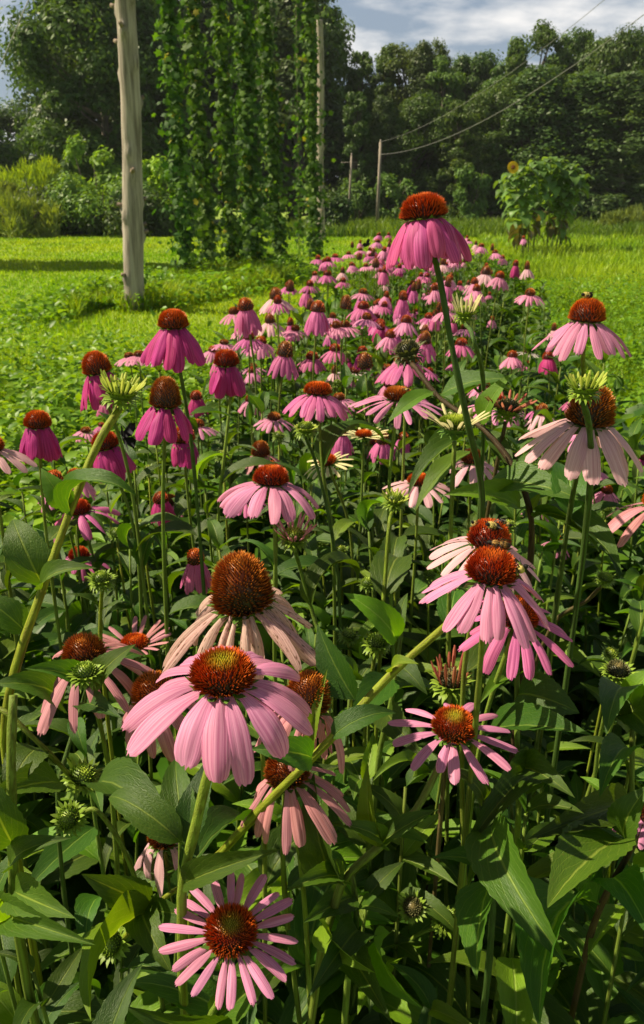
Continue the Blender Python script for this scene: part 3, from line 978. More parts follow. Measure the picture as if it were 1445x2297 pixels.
# ---------------------------------------------------------------- shrubs
def shrub(name, px, basey, topy, wpx, c1, c2, leaf, label, seedv, fine=False, n=5200, y=None):
    r = np.random.default_rng(seedv)
    b = G(px, basey) if y is None else Vector((Y(px, basey, y).x, y, 0))
    t = Y(px, topy, b.y)
    H = t.z; W = wpx / F * b.y / 2
    ro = empty(name, (b.x, b.y, 0))
    mb = MB()
    for i in range(6):
        a = r.uniform(0, 6.28)
        e = Vector((math.cos(a) * W * .6, math.sin(a) * W * .6, H * r.uniform(.5, .85)))
        tube(mb, [Vector((0, 0, 0)), e * .5 + Vector((0, 0, .1)), e], [.05, .03, .01], 5, (0.09, 0.075, 0.05))
    mb.build('stems', M_BARK, ro)
    VV = []; CC = []
    K = 26
    for q in range(K):
        z = H * r.uniform(.12, .86)
        rad = W * math.sin(math.pi * (0.18 + .72 * z / H)) ** .8
        a = r.uniform(0, 6.28); qd = rad * math.sqrt(r.uniform(.1, .9))
        c0 = np.array([qd * math.cos(a), qd * math.sin(a), z]); s = min(W, H) * r.uniform(.22, .42)
        m = n // K
        d = r.normal(0, 1, (m, 3)); d /= np.linalg.norm(d, axis=1, keepdims=True)
        o3 = c0 + d * s * r.uniform(.4, 1.1, (m, 1)); o3[:, 2] = np.abs(o3[:, 2])
        if fine:
            dr = d * .6 + np.array([0, 0, .9]) + r.normal(0, .3, (m, 3)); dr /= np.linalg.norm(dr, axis=1, keepdims=True)
            t1 = dr; t2 = np.cross(dr, r.normal(0, 1, (m, 3))); t2 /= np.linalg.norm(t2, axis=1, keepdims=True)
            L = leaf * r.uniform(.6, 1.3, (m, 1)); wd = L * .16
        else:
            nr = d + np.array([0, 0, .6]) + r.normal(0, .5, (m, 3)); nr /= np.linalg.norm(nr, axis=1, keepdims=True)
            t1 = np.cross(nr, r.normal(0, 1, (m, 3))); t1 /= np.linalg.norm(t1, axis=1, keepdims=True)
            t2 = np.cross(nr, t1); L = leaf * r.uniform(.6, 1.2, (m, 1)); wd = L * .55
        VV.append(np.stack([o3 - t1 * L, o3 - t2 * wd, o3 + t1 * L, o3 + t2 * wd], 1))
        tt = np.clip(r.uniform(0, .6, (m, 1)) + r.uniform(0, .45), 0, 1)
        CC.append(np.repeat((np.array(c1) * (1 - tt) + np.array(c2) * tt)[:, None, :], 4, 1))
    bulk('foliage', np.concatenate(VV), 4, [(0, 1, 2, 3)], np.concatenate(CC), M_TREE, ro)
    return tag(ro, label, 'shrub')


YG = ((0.19, 0.34, 0.012), (0.38, 0.55, 0.02)); MG = ((0.07, 0.15, 0.02), (0.14, 0.25, 0.04)); DG = ((0.025, 0.06, 0.014), (0.06, 0.10, 0.02)); BG = ((0.13, 0.27, 0.02), (0.24, 0.42, 0.03))
shrub('willow_shrub', 88, 522, 338, 170, *YG, .16, 'feathery yellow-green bush standing highest at the left', 1, True, 9000)
shrub('leafy_shrub', 222, 520, 292, 120, *BG, .13, 'bright green young tree just left of the timber post', 2)
shrub('leafy_shrub', 235, 528, 392, 220, *MG, .10, 'wide mid-green bush left of the timber post', 3, n=8000)
shrub('leafy_shrub', 150, 526, 430, 180, *DG, .10, 'dark low bush below the yellow-green one', 4)
shrub('leafy_shrub', 300, 530, 440, 200, *DG, .10, 'dark low bush right behind the timber post', 5)
shrub('grassy_shrub', 40, 532, 448, 200, (0.13, 0.18, 0.03), (0.22, 0.28, 0.05), .16, 'dull olive reedy bush at the left edge', 6, True, 7000)
shrub('grassy_shrub', 30, 527, 400, 60, (0.09, 0.13, 0.03), (0.15, 0.20, 0.04), .15, 'thin upright bush behind the olive reedy one', 7, True, 3000)
shrub('leafy_shrub', 355, 526, 345, 110, *YG, .12, 'yellow-green bush between the post and the hop vines', 8)
shrub('leafy_shrub', 400, 528, 395, 160, *MG, .11, 'green bush seen through the leftmost hop vines', 9)
shrub('leafy_shrub', 800, 505, 400, 80, *MG, .12, 'small lit shrub at the foot of the shorter utility pole', 10, y=47)
shrub('leafy_shrub', 880, 505, 380, 90, *MG, .12, 'lit shrub to the right of the taller utility pole', 11, y=47)
shrub('leafy_shrub', 1050, 505, 350, 90, *MG, .12, 'pale-leaved shrub at the woods edge left of the sunflowers', 12, y=47)
shrub('grassy_shrub', 1390, 525, 470, 130, (0.10, 0.14, 0.03), (0.17, 0.22, 0.05), .14, 'rough olive bush at the right edge of the field', 13, True, 5000)
shrub('leafy_shrub', 1330, 503, 440, 120, *DG, .12, 'dark low shrub at the woods edge just right of the sunflowers', 15, y=47)
shrub('leafy_shrub', 740, 510, 440, 110, *DG, .11, 'dark shrub at the foot of the far timber post', 14, y=38)


# ---------------------------------------------------------------- timber posts, utility poles, wires
def timber_post(name, base, top, r0, r1, label, knots, seedv, sides=20):
    rr = random.Random(seedv)
    ro = empty(name, base)
    n = 40
    axis = Vector(top) - Vector(base)
    kn = [(rr.uniform(.03, .75), rr.uniform(0, 6.28), rr.uniform(.25, .55)) for _ in range(knots)]
    V = []; UV = []; C = []
    n = 110
    H = axis.length
    ph = [rr.random() * 6 for _ in range(4)]
    for i in range(n + 1):
        s = i / n
        r0_ = r0 + (r1 - r0) * s
        c = axis * s + Vector((0.02 * math.sin(s * 9 + ph[0]), 0.02 * math.sin(s * 7 + ph[1]), 0))
        for k in range(sides):
            a = 2 * math.pi * k / sides
            rad = r0_ * (1 + .03 * math.sin(3 * a + ph[2] + s * 4) + .02 * math.sin(s * 60 + 2 * a))
            dk = 1.0
            for ks, ka, kr in kn:
                da = (a - ka + math.pi) % (2 * math.pi) - math.pi
                q = (da * r0_ / .042) ** 2 + ((s - ks) * H / .055) ** 2
                rad += r0_ * kr * 1.0 * math.exp(-q)
                dk -= 0.6 * math.exp(-q * 2)
            V.append((c.x + math.cos(a) * rad, c.y + math.sin(a) * rad, c.z)); UV.append((k / sides, s * H / 2))
            C.append(np.array((0.36, 0.33, 0.29)) * dk)
    fs = [(i * sides + k, i * sides + (k + 1) % sides, (i + 1) * sides + (k + 1) % sides, (i + 1) * sides + k) for i in range(n) for k in range(sides)]
    fs.append(tuple(range(n * sides, (n + 1) * sides)))
    mb = MB(); mb.add(V, fs, UV, np.array(C))
    sh = mb.build('shaft', M_WOOD, ro)
    for ks, ka, kr in kn[:knots * 2 // 3]:
        m2 = MB()
        c = axis * ks; d = Vector((math.cos(ka), math.sin(ka), .35)).normalized()
        r0_ = r0 + (r1 - r0) * ks
        tube(m2, [c + d * r0_ * .8, c + d * r0_ * (1.28 + kr * .9)], [.036, .022], 8, (0.24, 0.19, 0.14))
        m2.build('branch_stub', M_WOOD, sh)
    return tag(ro, label, 'post')


def wood_mat():
    m, n, out = newmat('weathered_wood')
    at = N(n, 'ShaderNodeAttribute', attribute_name='Col')
    uv = N(n, 'ShaderNodeTexCoord')
    mp = N(n, 'ShaderNodeMapping'); mp.inputs['Scale'].default_value = (22, 22, 1.3)
    n.links.new(uv.outputs['Object'], mp.inputs[0])
    ns = N(n, 'ShaderNodeTexNoise', Scale=1.0, Detail=6.0, Roughness=0.65); n.links.new(mp.outputs[0], ns.inputs['Vector'])
    rp = N(n, 'ShaderNodeValToRGB')
    rp.color_ramp.elements[0].position = .36; rp.color_ramp.elements[0].color = (.38, .34, .30, 1)
    rp.color_ramp.elements[1].position = .62; rp.color_ramp.elements[1].color = (1.1, 1.05, 1.0, 1)
    n.links.new(ns.outputs[0], rp.inputs[0])
    mm = N(n, 'ShaderNodeMixRGB', blend_type='MULTIPLY'); mm.inputs[0].default_value = 1
    n.links.new(at.outputs[0], mm.inputs[1]); n.links.new(rp.outputs[0], mm.inputs[2])
    pr = N(n, 'ShaderNodeBsdfPrincipled', Roughness=.85); n.links.new(mm.outputs[0], pr.inputs[0])
    bp = N(n, 'ShaderNodeBump', Strength=.6, Distance=.02); n.links.new(ns.outputs[0], bp.inputs['Height']); n.links.new(bp.outputs[0], pr.inputs['Normal'])
    n.links.new(pr.outputs[0], out.inputs[0])
    return m


M_WOOD = wood_mat()
b = G(306, 700)
tpt = Y(280, 0, b.y); k_ = 6.8 / tpt.z
timber_post('timber_post', b, b + (tpt - b) * k_, .135, .10, 'thick knotty bare timber post rising out of the top of the picture', 26, 4)
b2 = Vector((Y(720, 520, 31).x, 31, 0)); t2 = Y(718, 45, 31)
timber_post('timber_post', b2, t2, .14, .11, 'thinner straight far timber post behind the rightmost hop vines', 12, 5)


def pole(px, basey, topy, y, r, label, arm=False):
    b = Vector((Y(px, basey, y).x, y, 0)); t = Y(px + 8, topy, y)
    ro = empty('utility_pole', b)
    mb = MB(); tube(mb, [Vector((0, 0, 0)), t - b], [r, r * .8], 10, (0.30, 0.27, 0.23)); mb.build('shaft', M_WOOD, ro)
    if arm:
        mb = MB(); tube(mb, [t - b + Vector((-.55, 0, -.35)), t - b + Vector((.3, 0, -.33))], .018, 6, (0.26, 0.24, 0.22)); mb.build('crossarm', M_WOOD, ro)
    mb = MB()
    tube(mb, [t - b + Vector((0, 0, -.02)), t - b + Vector((0, 0, .10))], [.05, .03], 8, (0.35, 0.33, 0.30)); mb.build('insulator', M_WOOD, ro)
    tag(ro, label, 'pole')
    return t


pt1 = pole(846, 500, 318, 42, .085, 'taller slanting grey utility pole that carries the wires')
pt2 = pole(781, 480, 348, 45, .065, 'shorter grey utility pole with a small crossarm', True)
M_WIRE, _n, _o = newmat('wire_metal')
_pr = N(_n, 'ShaderNodeBsdfPrincipled', Roughness=.5); _pr.inputs[0].default_value = (.22, .22, .21, 1); _pr.inputs['Metallic'].default_value = .3
_n.links.new(_pr.outputs[0], _o.inputs[0])


def wire(name, a, b, sag, r, label):
    a = Vector(a); b = Vector(b)
    pts = []
    for i in range(41):
        s = i / 40
        p = a.lerp(b, s); p.z -= sag * 4 * s * (1 - s)
        pts.append(p)
    mb = MB(); tube(mb, [p - a for p in pts], r, 6)
    o = mb.build(name, M_WIRE); o.location = a
    tag(o, label, 'wire')


wire('power_wire', pt1, Y(1445, -75, 20), .55, .007, 'upper overhead wire climbing from the taller pole to the upper right')
wire('power_wire', pt1 - Vector((0, 0, .55)), Y(1520, -25, 20), .75, .010, 'lower overhead wire sagging from the taller pole to the right edge')
wire('guy_wire', Y(-60, 290, 16), Y(120, -130, 16), .0, .010, 'straight thin guy wire crossing the upper left corner')


# ---------------------------------------------------------------- hop vines
HOPT = [(0, 0), (.18, .16), (.10, .48), (.42, .26), (.60, .60), (.72, .24), (1.0, 0), (.72, -.24), (.60, -.60), (.42, -.26), (.10, -.48), (.18, -.16), (.45, 0)]
HOPF = [(12, i, i + 1) for i in range(12)]; HOPF = [(12, i + 1, i) for i in range(11)] + [(12, 0, 11)]


def hop_vine(bx, by, y, tx, wb, wt, n, label, seedv, leaf=.112, h=None, sparse=False):
    """hop bine climbing its string; bx,by pixel of the foot; tx pixel column at the top edge"""
    r = np.random.default_rng(seedv)
    b = Vector((Y(bx, by, y).x, y, 0)); t = Y(tx, 0, y)
    top = b + (t - b) * ((h or 6.9) / t.z)
    ax = top - b; H = ax.length
    ro = empty('hop_vine', b)
    mb = MB(); tube(mb, [Vector((0, 0, 0)), ax], .006, 5, (.30, .24, .16)); mb.build('string', M_BARK, ro)
    mb = MB()
    pts = []
    for i in range(90):
        s = i / 89; a = s * 60 + seedv
        pts.append(ax * s + Vector((math.cos(a), math.sin(a), 0)) * .03)
    tube(mb, pts, .009, 5, (.12, .17, .05)); mb.build('bine', M_BARK, ro)
    s = r.uniform(0, 1, n) ** (1.0 if sparse else 1.15)
    clump = .65 + .35 * np.sin(s * 46 + seedv) * np.sin(s * 19 + 2 * seedv)
    rad = (wb + (wt - wb) * s) * np.abs(r.normal(0, .55, n)) * clump
    a = r.uniform(0, 6.283, n)
    axn = np.array(ax)
    o3 = s[:, None] * axn + np.stack([np.cos(a) * rad, np.sin(a) * rad, r.normal(0, .05, n)], 1)
    stray = r.uniform(0, 1, n) > .965
    o3[stray, 0] += r.normal(0, .30, stray.sum()); o3[stray, 1] += r.normal(0, .30, stray.sum())
    o3[:, 2] = np.maximum(o3[:, 2], .05)
    out = np.stack([np.cos(a), np.sin(a), np.zeros(n)], 1)
    nr = out * .8 + np.array([0, 0, .55]) + r.normal(0, .4, (n, 3)); nr /= np.linalg.norm(nr, axis=1, keepdims=True)
    dr = out * .5 + np.array([0, 0, -.75]) + r.normal(0, .4, (n, 3)); dr -= nr * np.sum(dr * nr, 1, keepdims=True); dr /= np.linalg.norm(dr, axis=1, keepdims=True)
    sd = np.cross(nr, dr)
    L = leaf * r.uniform(.55, 1.35, n)
    tp = np.array(HOPT)
    V = o3[:, None] + L[:, None, None] * (tp[None, :, 0, None] * dr[:, None] + tp[None, :, 1, None] * sd[:, None] - (.25 * tp[None, :, 0, None] ** 2 + .15 * np.abs(tp[None, :, 1, None])) * nr[:, None])
    tt = r.uniform(0, 1, (n, 1)) ** 1.6
    c = np.array((.028, .078, .012)) * (1 - tt) + np.array((.115, .210, .022)) * tt
    odd = r.uniform(0, 1, n) > .985
    c[odd] = (.30, .27, .03)
    bulk('foliage', V, 13, HOPF, np.repeat(c[:, None], 13, 1), M_HOP, ro)
    return tag(ro, label, 'vine')


hop_vine(420, 640, 14.8, 375, .44, .22, 1900, 'leftmost hop vine column next to the knotty timber post', 1)
hop_vine(470, 625, 15.6, 428, .42, .20, 1750, 'second hop vine column from the knotty timber post', 2)
hop_vine(525, 618, 16.2, 492, .44, .20, 2000, 'third hop vine column in the middle of the row', 3)
hop_vine(572, 610, 17.0, 545, .62, .24, 3000, 'widest and darkest hop vine column, fourth in the row', 4)
hop_vine(628, 600, 18.2, 592, .48, .20, 2200, 'fifth hop vine column at the right end of the near row', 5)
hop_vine(672, 570, 21.5, 664, .22, .14, 240, 'thin sparse hop vine strand hanging between the thick columns', 6, leaf=.12, sparse=True)
hop_vine(708, 575, 22.0, 692, .54, .18, 2200, 'separate bright hop vine column beside the far timber post', 7)


# ---------------------------------------------------------------- sunflowers
def sunflower(bx, basey, topx, topy, label, seedv, n=50, bloom=False):
    r = random.Random(seedv)
    b = G(bx, basey); t = Y(topx, topy, b.y)
    ro = empty('sunflower', b)
    ax = t - b
    mid = Vector((ax.x * .3, 0, ax.z * .55))
    sp = spline([Vector((0, 0, 0)), mid, ax], 16)
    mb = MB(); tube(mb, sp, [.022 - .010 * i / (len(sp) - 1) for i in range(len(sp))], 7, (.13, .20, .05)); mb.build('stem', M_STEM, ro)
    v, f, u = unit_leaf(8, 60, .3, .08, 0, r, pet=.18)
    mb = MB()
    for i in range(n):
        s = .20 + .80 * ((i + .5) / n) ** .7
        p = sp[int(s * (len(sp) - 1))]
        a = i * 2.4 + r.uniform(-.4, .4)
        L = r.uniform(.26, .44) * (0.6 if s < .38 else 1) * (.8 if s > .92 else 1)
        e = p + Vector((math.cos(a) * L, math.sin(a) * L, -L * (r.uniform(.0, .7) if s > .4 else r.uniform(.8, 1.8))))
        M = np.array(leaf_matrix(p, e, L * .82, Vector((math.cos(a) * .4, math.sin(a) * .4, 1))))
        cc = np.array((.11, .20, .050)) * r.uniform(.75, 1.6)
        if s < .42 and r.random() < .6: cc = np.array((.09, .085, .03))
        mb.add(v @ M[:3, :3].T + M[:3, 3], f, u, cc)
    mb.build('leaves', M_COVER, ro)
    if bloom:
        M = axis_frame((.1, -1, .15))
        m1 = MB(); cone_geo(m1, M, ax + Vector((0, -.24, .06)), .055, .03, 60, 'brown', r); m1.build('disc', M_CONE, ro)
        m3 = MB(); tube(m3, [ax, ax + Vector((0, -.10, .10)), ax + Vector((0, -.23, .06))], .011, 6, (.13, .20, .05)); m3.build('flower_stalk', M_STEM, ro)
        m2 = MB()
        for k in range(18):
            V_, f_, u_ = petal_grid(.10, .045, -5, 20, ns=4, nx=2, rnd=r)
            V_[:, 0] += .05
            Mk = np.array(M @ Matrix.Rotation(k * 6.283 / 18, 3, 'Z'))
            m2.add(V_ @ Mk.T + np.array(ax + Vector((0, -.24, .06))), f_, u_)
        m2.build('petals', PET_YEL, ro)
    else:
        m2 = MB()
        M = axis_frame((r.uniform(-.3, .3), -.3, 1))
        calyx_geo(m2, M, ax, .05, r, 12, 1.0, (.13, .22, .04)); m2.build('bud', M_CALYX, ro)
    return tag(ro, label, 'sunflower', 'sunflowers in the clump at the right')


PET_YEL = petal_mat('petal_yellow', (.80, .50, .02), (.70, .30, .01))
SF = [(1172, 578, 1146, 382, 'sunflower stalk with the one open yellow bloom, leftmost of the clump', True),
      (1185, 574, 1170, 366, 'leafy sunflower stalk second from the left of the clump, bud closed', False),
      (1196, 570, 1205, 352, 'leafy sunflower stalk in the middle of the clump', False),
      (1226, 568, 1236, 345, 'tallest leafy sunflower stalk in the clump', False),
      (1236, 566, 1262, 350, 'leafy sunflower stalk just right of the tallest one', False),
      (1246, 568, 1290, 362, 'leafy sunflower stalk leaning out at the right of the clump', False),
      (1160, 570, 1128, 400, 'short sunflower stalk at the left edge of the clump', False),
      (1252, 566, 1310, 385, 'outermost right sunflower stalk of the clump', False)]
for i, a in enumerate(SF): sunflower(a[0], a[1], a[2], a[3], a[4], 30 + i, bloom=a[5])


# ---------------------------------------------------------------- coneflowers
def stem_to(mb, pts, r0, r1, col, col2=None, sides=9, n=18):
    sp = spline(pts, n)
    m = len(sp)
    tube(mb, sp, [(r0 + (r1 - r0) * i / (m - 1)) * (1 + .07 * math.sin(i * 1.9 + r0 * 9e3) + .05 * math.sin(i * .7)) for i in range(m)], sides, col, c2=col2)
    return sp


def place_stem_leaves(ro, sp, rr, count, base, lo=.25, hi=.9, light=False):
    """alternate leaves up a stem whose points run from the head (0) to the ground (1)"""
    for i in range(count):
        s = lo + (hi - lo) * (i + rr.random() * .6) / max(1, count)
        p = sp[min(len(sp) - 1, int(s * (len(sp) - 1)))]
        a = i * 2.4 + rr.uniform(0, 1.5)
        L = rr.uniform(.075, .13) * (0.7 + .5 * s)
        e = p + Vector((math.cos(a) * L * .9, math.sin(a) * L * .9, L * rr.uniform(-.35, .4)))
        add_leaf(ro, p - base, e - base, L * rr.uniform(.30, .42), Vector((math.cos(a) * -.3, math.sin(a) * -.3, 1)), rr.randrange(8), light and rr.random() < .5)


FLOWER_POS = {}


def coneflower(key, x, y, cw, label, ratio=.6, rc=.018, n=14, L=2.6, w=.75, d0=25, d1=60, pw=.8, col='pink', style='red', tilt=(0, 0),
               path=None, scol=GREEN, spin=0, gaps=(), jit=6, wither=0, leaves=2, nsp=330, lean=None, sr=.0026, sides=(0, 360), lab_cat='coneflower',
               group=None, bracts=None, dd=None, acc=1.0):
    """one coneflower. x,y: pixel of the cone's base; cw: cone width in pixels; ratio: cone height / width; L petal length in cone radii"""
    rr = random.Random(hash(key) if isinstance(key, int) else sum(ord(c) * (i + 1) for i, c in enumerate(key)))
    d = dd or (2 * rc * F / cw)
    head = P(x, y, d)
    axis = Vector((math.tan(R(tilt[1])), -math.tan(R(tilt[0])), 1)).normalized()
    M = axis_frame(axis, R(spin))
    neck = head - axis * rc * 1.1
    if path:
        pts = [neck] + [P(*q) for q in path]
        last = pts[-1]
        prev = pts[-2]
        dirn = (last - prev).normalized()
        gz = Vector((last.x + dirn.x * .12, last.y + dirn.y * .12 + .04, 0))
        if last.z > .1: pts += [last.lerp(gz, .5) + Vector((0, 0, .03)), gz]
    else:
        lx, ly = lean if lean else (rr.uniform(-.08, .08), rr.uniform(-.02, .12))
        gz = Vector((head.x + lx, head.y + ly, 0))
        pts = [neck, neck - axis * .12 * min(1, head.z) + Vector((lx * .05, ly * .05, 0)), neck.lerp(gz, .5) - axis * .02, gz]
    base = Vector((pts[-1].x, pts[-1].y, 0))
    ro = empty('coneflower', base)
    mb = MB(); sp = stem_to(mb, pts, sr * .85, sr * 1.15, scol, None, n=26); mb.build('stem', M_STEM, ro, off=base)
    mb = MB(); calyx_geo(mb, M, head, rc, rr, 14, .7 if bracts is None else bracts); fh = mb.build('flower_head', M_CALYX, ro, off=base)
    mb = MB(); cone_geo(mb, M, head, rc, 2 * rc * ratio, int(nsp * 1.55), style, rr); mb.build('cone', M_CONE, fh, off=base, smooth=False)
    for k in range(n):
        if k in gaps: continue
        a = R(sides[0]) + (R(sides[1] - sides[0])) * (k + rr.uniform(-.22, .22)) / n
        lay = 1 if k % 2 else 0
        kw = {}
        t0 = d0 + rr.uniform(-jit, jit); t1 = d1 + rr.uniform(-jit, jit) * 1.3
        LL = L * rc * rr.uniform(.86, 1.08); ww = w * rc * rr.uniform(.85, 1.12)
        tw = rr.uniform(-.25, .25)
        if wither:
            t0 += rr.uniform(-20, 15); t1 += rr.uniform(-25, 55) * wither; tw = rr.uniform(-1.6, 1.6) * wither; ww *= rr.uniform(.45, 1.0); LL *= rr.uniform(.85, 1.15)
        odd = rr.random() / max(acc, 1e-6)
        if odd < .05 and n > 10: LL *= rr.uniform(.45, .75)
        elif odd < .13: tw += rr.choice((-1, 1)) * rr.uniform(.5, 1.0)
        elif odd < .20: t1 += rr.uniform(15, 35)
        elif odd < .24 and n > 12 and not gaps: continue
        V, f, u = petal_grid(LL, ww, t0, t1, pw, 12, 8, cup=rr.uniform(.03, .26) + .35 * wither, twist=tw, side=rr.uniform(-.08, .08), notch=rr.uniform(.03, .11), tipw=rr.uniform(.34, .6), ridge=rr.uniform(.015, .045), rnd=rr)
        V[:, 0] += rc * .80; V[:, 2] -= rc * (.16 + .05 * lay)
        u[:, 0] += k * 3.7; u[:, 1] += k * 1.3
        Mk = np.array(M @ Matrix.Rotation(a, 3, 'Z'))
        mb = MB(); mb.add(V @ Mk.T + np.array(head), f, u)
        mb.build('petal', PET[col], fh, off=base)
    if leaves: place_stem_leaves(ro, sp, rr, leaves, base, .35, .9)
    FLOWER_POS[key] = (head, axis, rc, 2 * rc * ratio, M)
    tag(ro, label, lab_cat, group)
    return ro


def bud(key, x, y, bw, label, kind='green', rb=.014, tilt=(0, 0), path=None, scol=GREEN, leaves=1, n=18, pl=1.3, sr=.0023, up=65, lean=None, dd=None, style=None, pcol=None):
    """unopened or opening head. kind green = spiky bud; open = upright young petals"""
    rr = random.Random(sum(ord(c) * (i + 3) for i, c in enumerate(key)))
    d = dd or (2 * rb * F / bw)
    head = P(x, y, d)
    axis = Vector((math.tan(R(tilt[1])), -math.tan(R(tilt[0])), 1)).normalized()
    M = axis_frame(axis)
    neck = head - axis * rb * .95
    if path:
        pts = [neck] + [P(*q) for q in path]
        last = pts[-1]; dirn = (last - pts[-2]).normalized()
        gz = Vector((last.x + dirn.x * .12, last.y + dirn.y * .12 + .04, 0))
        if last.z > .1: pts += [last.lerp(gz, .5) + Vector((0, 0, .03)), gz]
    else:
        lx, ly = lean if lean else (rr.uniform(-.08, .08), rr.uniform(-.02, .12))
        gz = Vector((head.x + lx, head.y + ly, 0))
        pts = [neck, neck - axis * .10, neck.lerp(gz, .5), gz]
    base = Vector((pts[-1].x, pts[-1].y, 0))
    ro = empty('coneflower_bud', base)
    mb = MB(); sp = stem_to(mb, pts, sr * .9, sr * 1.2, scol, n=26); mb.build('stem', M_STEM, ro, off=base)
    mb = MB(); calyx_geo(mb, M, head, rb, rr, 18, .95, (.19, .29, .030) if kind != 'dry' else (.10, .11, .04), rows=3, up=.05, zb=-.05); fh = mb.build('flower_head', M_CALYX, ro, off=base)
    mb = MB(); cone_geo(mb, M, head, rb * .85, rb * .75, 130, style or ('bud' if kind == 'green' else 'lime'), rr); mb.build('disc', M_CONE, fh, off=base, smooth=False)
    if kind == 'open':
        for k in range(n):
            V, f, u = petal_grid(rb * pl * rr.uniform(.7, 1.12), rb * .22, -up + rr.uniform(-14, 14), -up + 12, 1, 5, 3, cup=.5, notch=.03, tipw=.5, rnd=rr)
            V[:, 0] += rb * .72; V[:, 2] += rb * .05
            u[:, 0] += k * 2.3
            Mk = np.array(M @ Matrix.Rotation(6.283 * (k + rr.uniform(-.25, .25)) / n, 3, 'Z'))
            mb = MB(); mb.add(V @ Mk.T + np.array(head), f, u); mb.build('petal', PET[pcol or 'cream'], fh, off=base)
    if leaves: place_stem_leaves(ro, sp, rr, leaves, base, .3, .8, True)
    FLOWER_POS[key] = (head, axis, rb, rb * .75, M)
    tag(ro, label, 'flower bud')
    return ro


# --- the near blooms, one line each
coneflower('A', 951, 484, 100, 'tallest deep pink coneflower, alone against the dark woods with drooping torn petals', .46, acc=0, n=18, L=2.45, w=.74, d0=36, d1=88, pw=.6, jit=12, col='rose', style='red', tilt=(-4, -7),
           path=[(978, 590, .668), (1018, 800, .69), (1052, 960, .72), (1082, 1120, .78)], scol=DGREEN, leaves=0, nsp=480, sr=.0029)
coneflower('B', 1316, 716, 76, 'pale pink coneflower with a bumblebee on top at the right', .62, n=17, L=2.9, w=.62, d0=32, d1=58, col='light', style='orange', tilt=(-4, 2), path=[(1308, 800, .86), (1308, 870, .90)], leaves=0)
coneflower('C', 1322, 940, 102, 'large whitish-pink coneflower with a tall brown cone behind the yellow-green bud at the right', .82, rc=.020, n=15, L=2.9, w=.72, d0=30, d1=52, col='pale', style='brown', tilt=(4, 4), path=[(1295, 1060, .74), (1270, 1200, .80)], scol=DGREEN, nsp=420)
bud('C2', 1312, 872, 50, 'yellow-green opening bud in front of the large whitish-pink coneflower', 'open', pl=1.25, up=62, pcol='lime', path=[(1322, 960, .66), (1322, 1115, .74)], scol=DGREEN, leaves=0, sr=.0028, dd=.62, rb=.0115)
bud('D', 1044, 704, 46, 'opening bud with upright cream petals right of the tall bloom stem', 'open', pl=1.9, up=72, pcol='cream', path=[(1062, 760, .80), (1085, 870, .86)], scol=DGREEN, rb=.0115, leaves=0)
coneflower('E', 389, 730, 66, 'deep magenta coneflower standing highest on the left, wide skirt of petals', .55, n=15, L=2.9, w=.95, d0=45, d1=72, pw=.6, col='mag', style='orange', path=[(402, 820, 1.0), (425, 960, 1.06), (440, 1100, 1.1)], scol=DGREEN)
coneflower('F', 219, 832, 62, 'magenta coneflower with round orange cone left of the tall thick bud stem', .75, n=13, L=2.7, w=.85, d0=55, d1=78, pw=.6, col='mag', style='orange', tilt=(0, -10))
bud('G', 272, 882, 74, 'large yellow bud with upright petals on a thick bright slanting stem', 'open', rb=.0145, pl=1.25, n=24, up=62, pcol='lime', tilt=(0, 10), path=[(225, 985, .70), (160, 1140, .70), (100, 1310, .70), (35, 1500, .70), (10, 1660, .72)], scol=BRIGHT, sr=.0037, leaves=0)
coneflower('H', 371, 905, 68, 'fading magenta coneflower with a tall pointed brown cone', .95, n=11, L=2.6, w=.95, d0=45, d1=72, pw=.7, col='mag', style='brown', tilt=(0, 4))
coneflower('I', 85, 952, 58, 'magenta coneflower with bell of petals nearest the left edge', .55, n=15, L=2.7, w=.95, d0=55, d1=84, pw=.5, col='mag', style='orange', tilt=(0, 3))
coneflower('J', 411, 985, 52, 'small dark magenta coneflower closed like a cup below the tall brown cone', .55, n=13, L=2.3, w=1.0, d0=62, d1=98, pw=.7, col='mag', style='orange')
coneflower('K', 238, 1000, 58, 'dark magenta coneflower half hidden behind the thick bright bud stem', .6, n=13, L=2.5, w=1.0, d0=55, d1=85, pw=.6, col='mag', style='red', tilt=(0, -12))
coneflower('L', 508, 815, 54, 'deep magenta coneflower alone on a thin straight pale stem', .58, n=14, L=2.7, w=1.0, d0=55, d1=80, pw=.55, col='mag', style='red', path=[(516, 880, 1.22), (505, 1010, 1.24), (490, 1160, 1.28)], leaves=1)
coneflower('M', 713, 880, 60, 'pink coneflower with a flat orange cone and evenly spread skirt in the centre', .38, n=18, L=2.6, w=.62, d0=20, d1=62, col='pink', style='orange', tilt=(-6, 2), path=[(716, 940, 1.1), (725, 1060, 1.12), (745, 1200, 1.16)])
coneflower('N', 608, 1078, 76, 'pink coneflower with horizontal arching side petals above the tall brown cone', .44, n=13, L=2.9, w=.85, d0=12, d1=62, pw=1.0, col='light', style='red', tilt=(-6, 2), path=[(616, 1170, .86), (618, 1300, .88), (616, 1420, .92)], leaves=0, nsp=420)
bud('O', 660, 1205, 56, 'opening bud with upright salmon petals above the tall brown cone', 'open', pl=1.7, up=58, pcol='salmon', tilt=(10, 3), path=[(672, 1270, .90), (700, 1370, .92), (730, 1480, .92)], rb=.0135)
bud('P', 886, 1122, 48, 'yellow-green bud on a bright straight stem in the middle', 'open', pl=.9, up=50, pcol='lime', path=[(874, 1170, .92), (864, 1300, .92), (856, 1400, .92)], scol=BRIGHT, rb=.0125, tilt=(5, 8))
coneflower('Q', 545, 1345, 132, 'withered coneflower with a tall brown-orange cone and curled pale petals', 0.92, rc=.0245, n=21, L=2.7, w=.62, d0=28, d1=62, col='fade', style='brown', tilt=(6, -4), wither=.75, nsp=560, leaves=1)
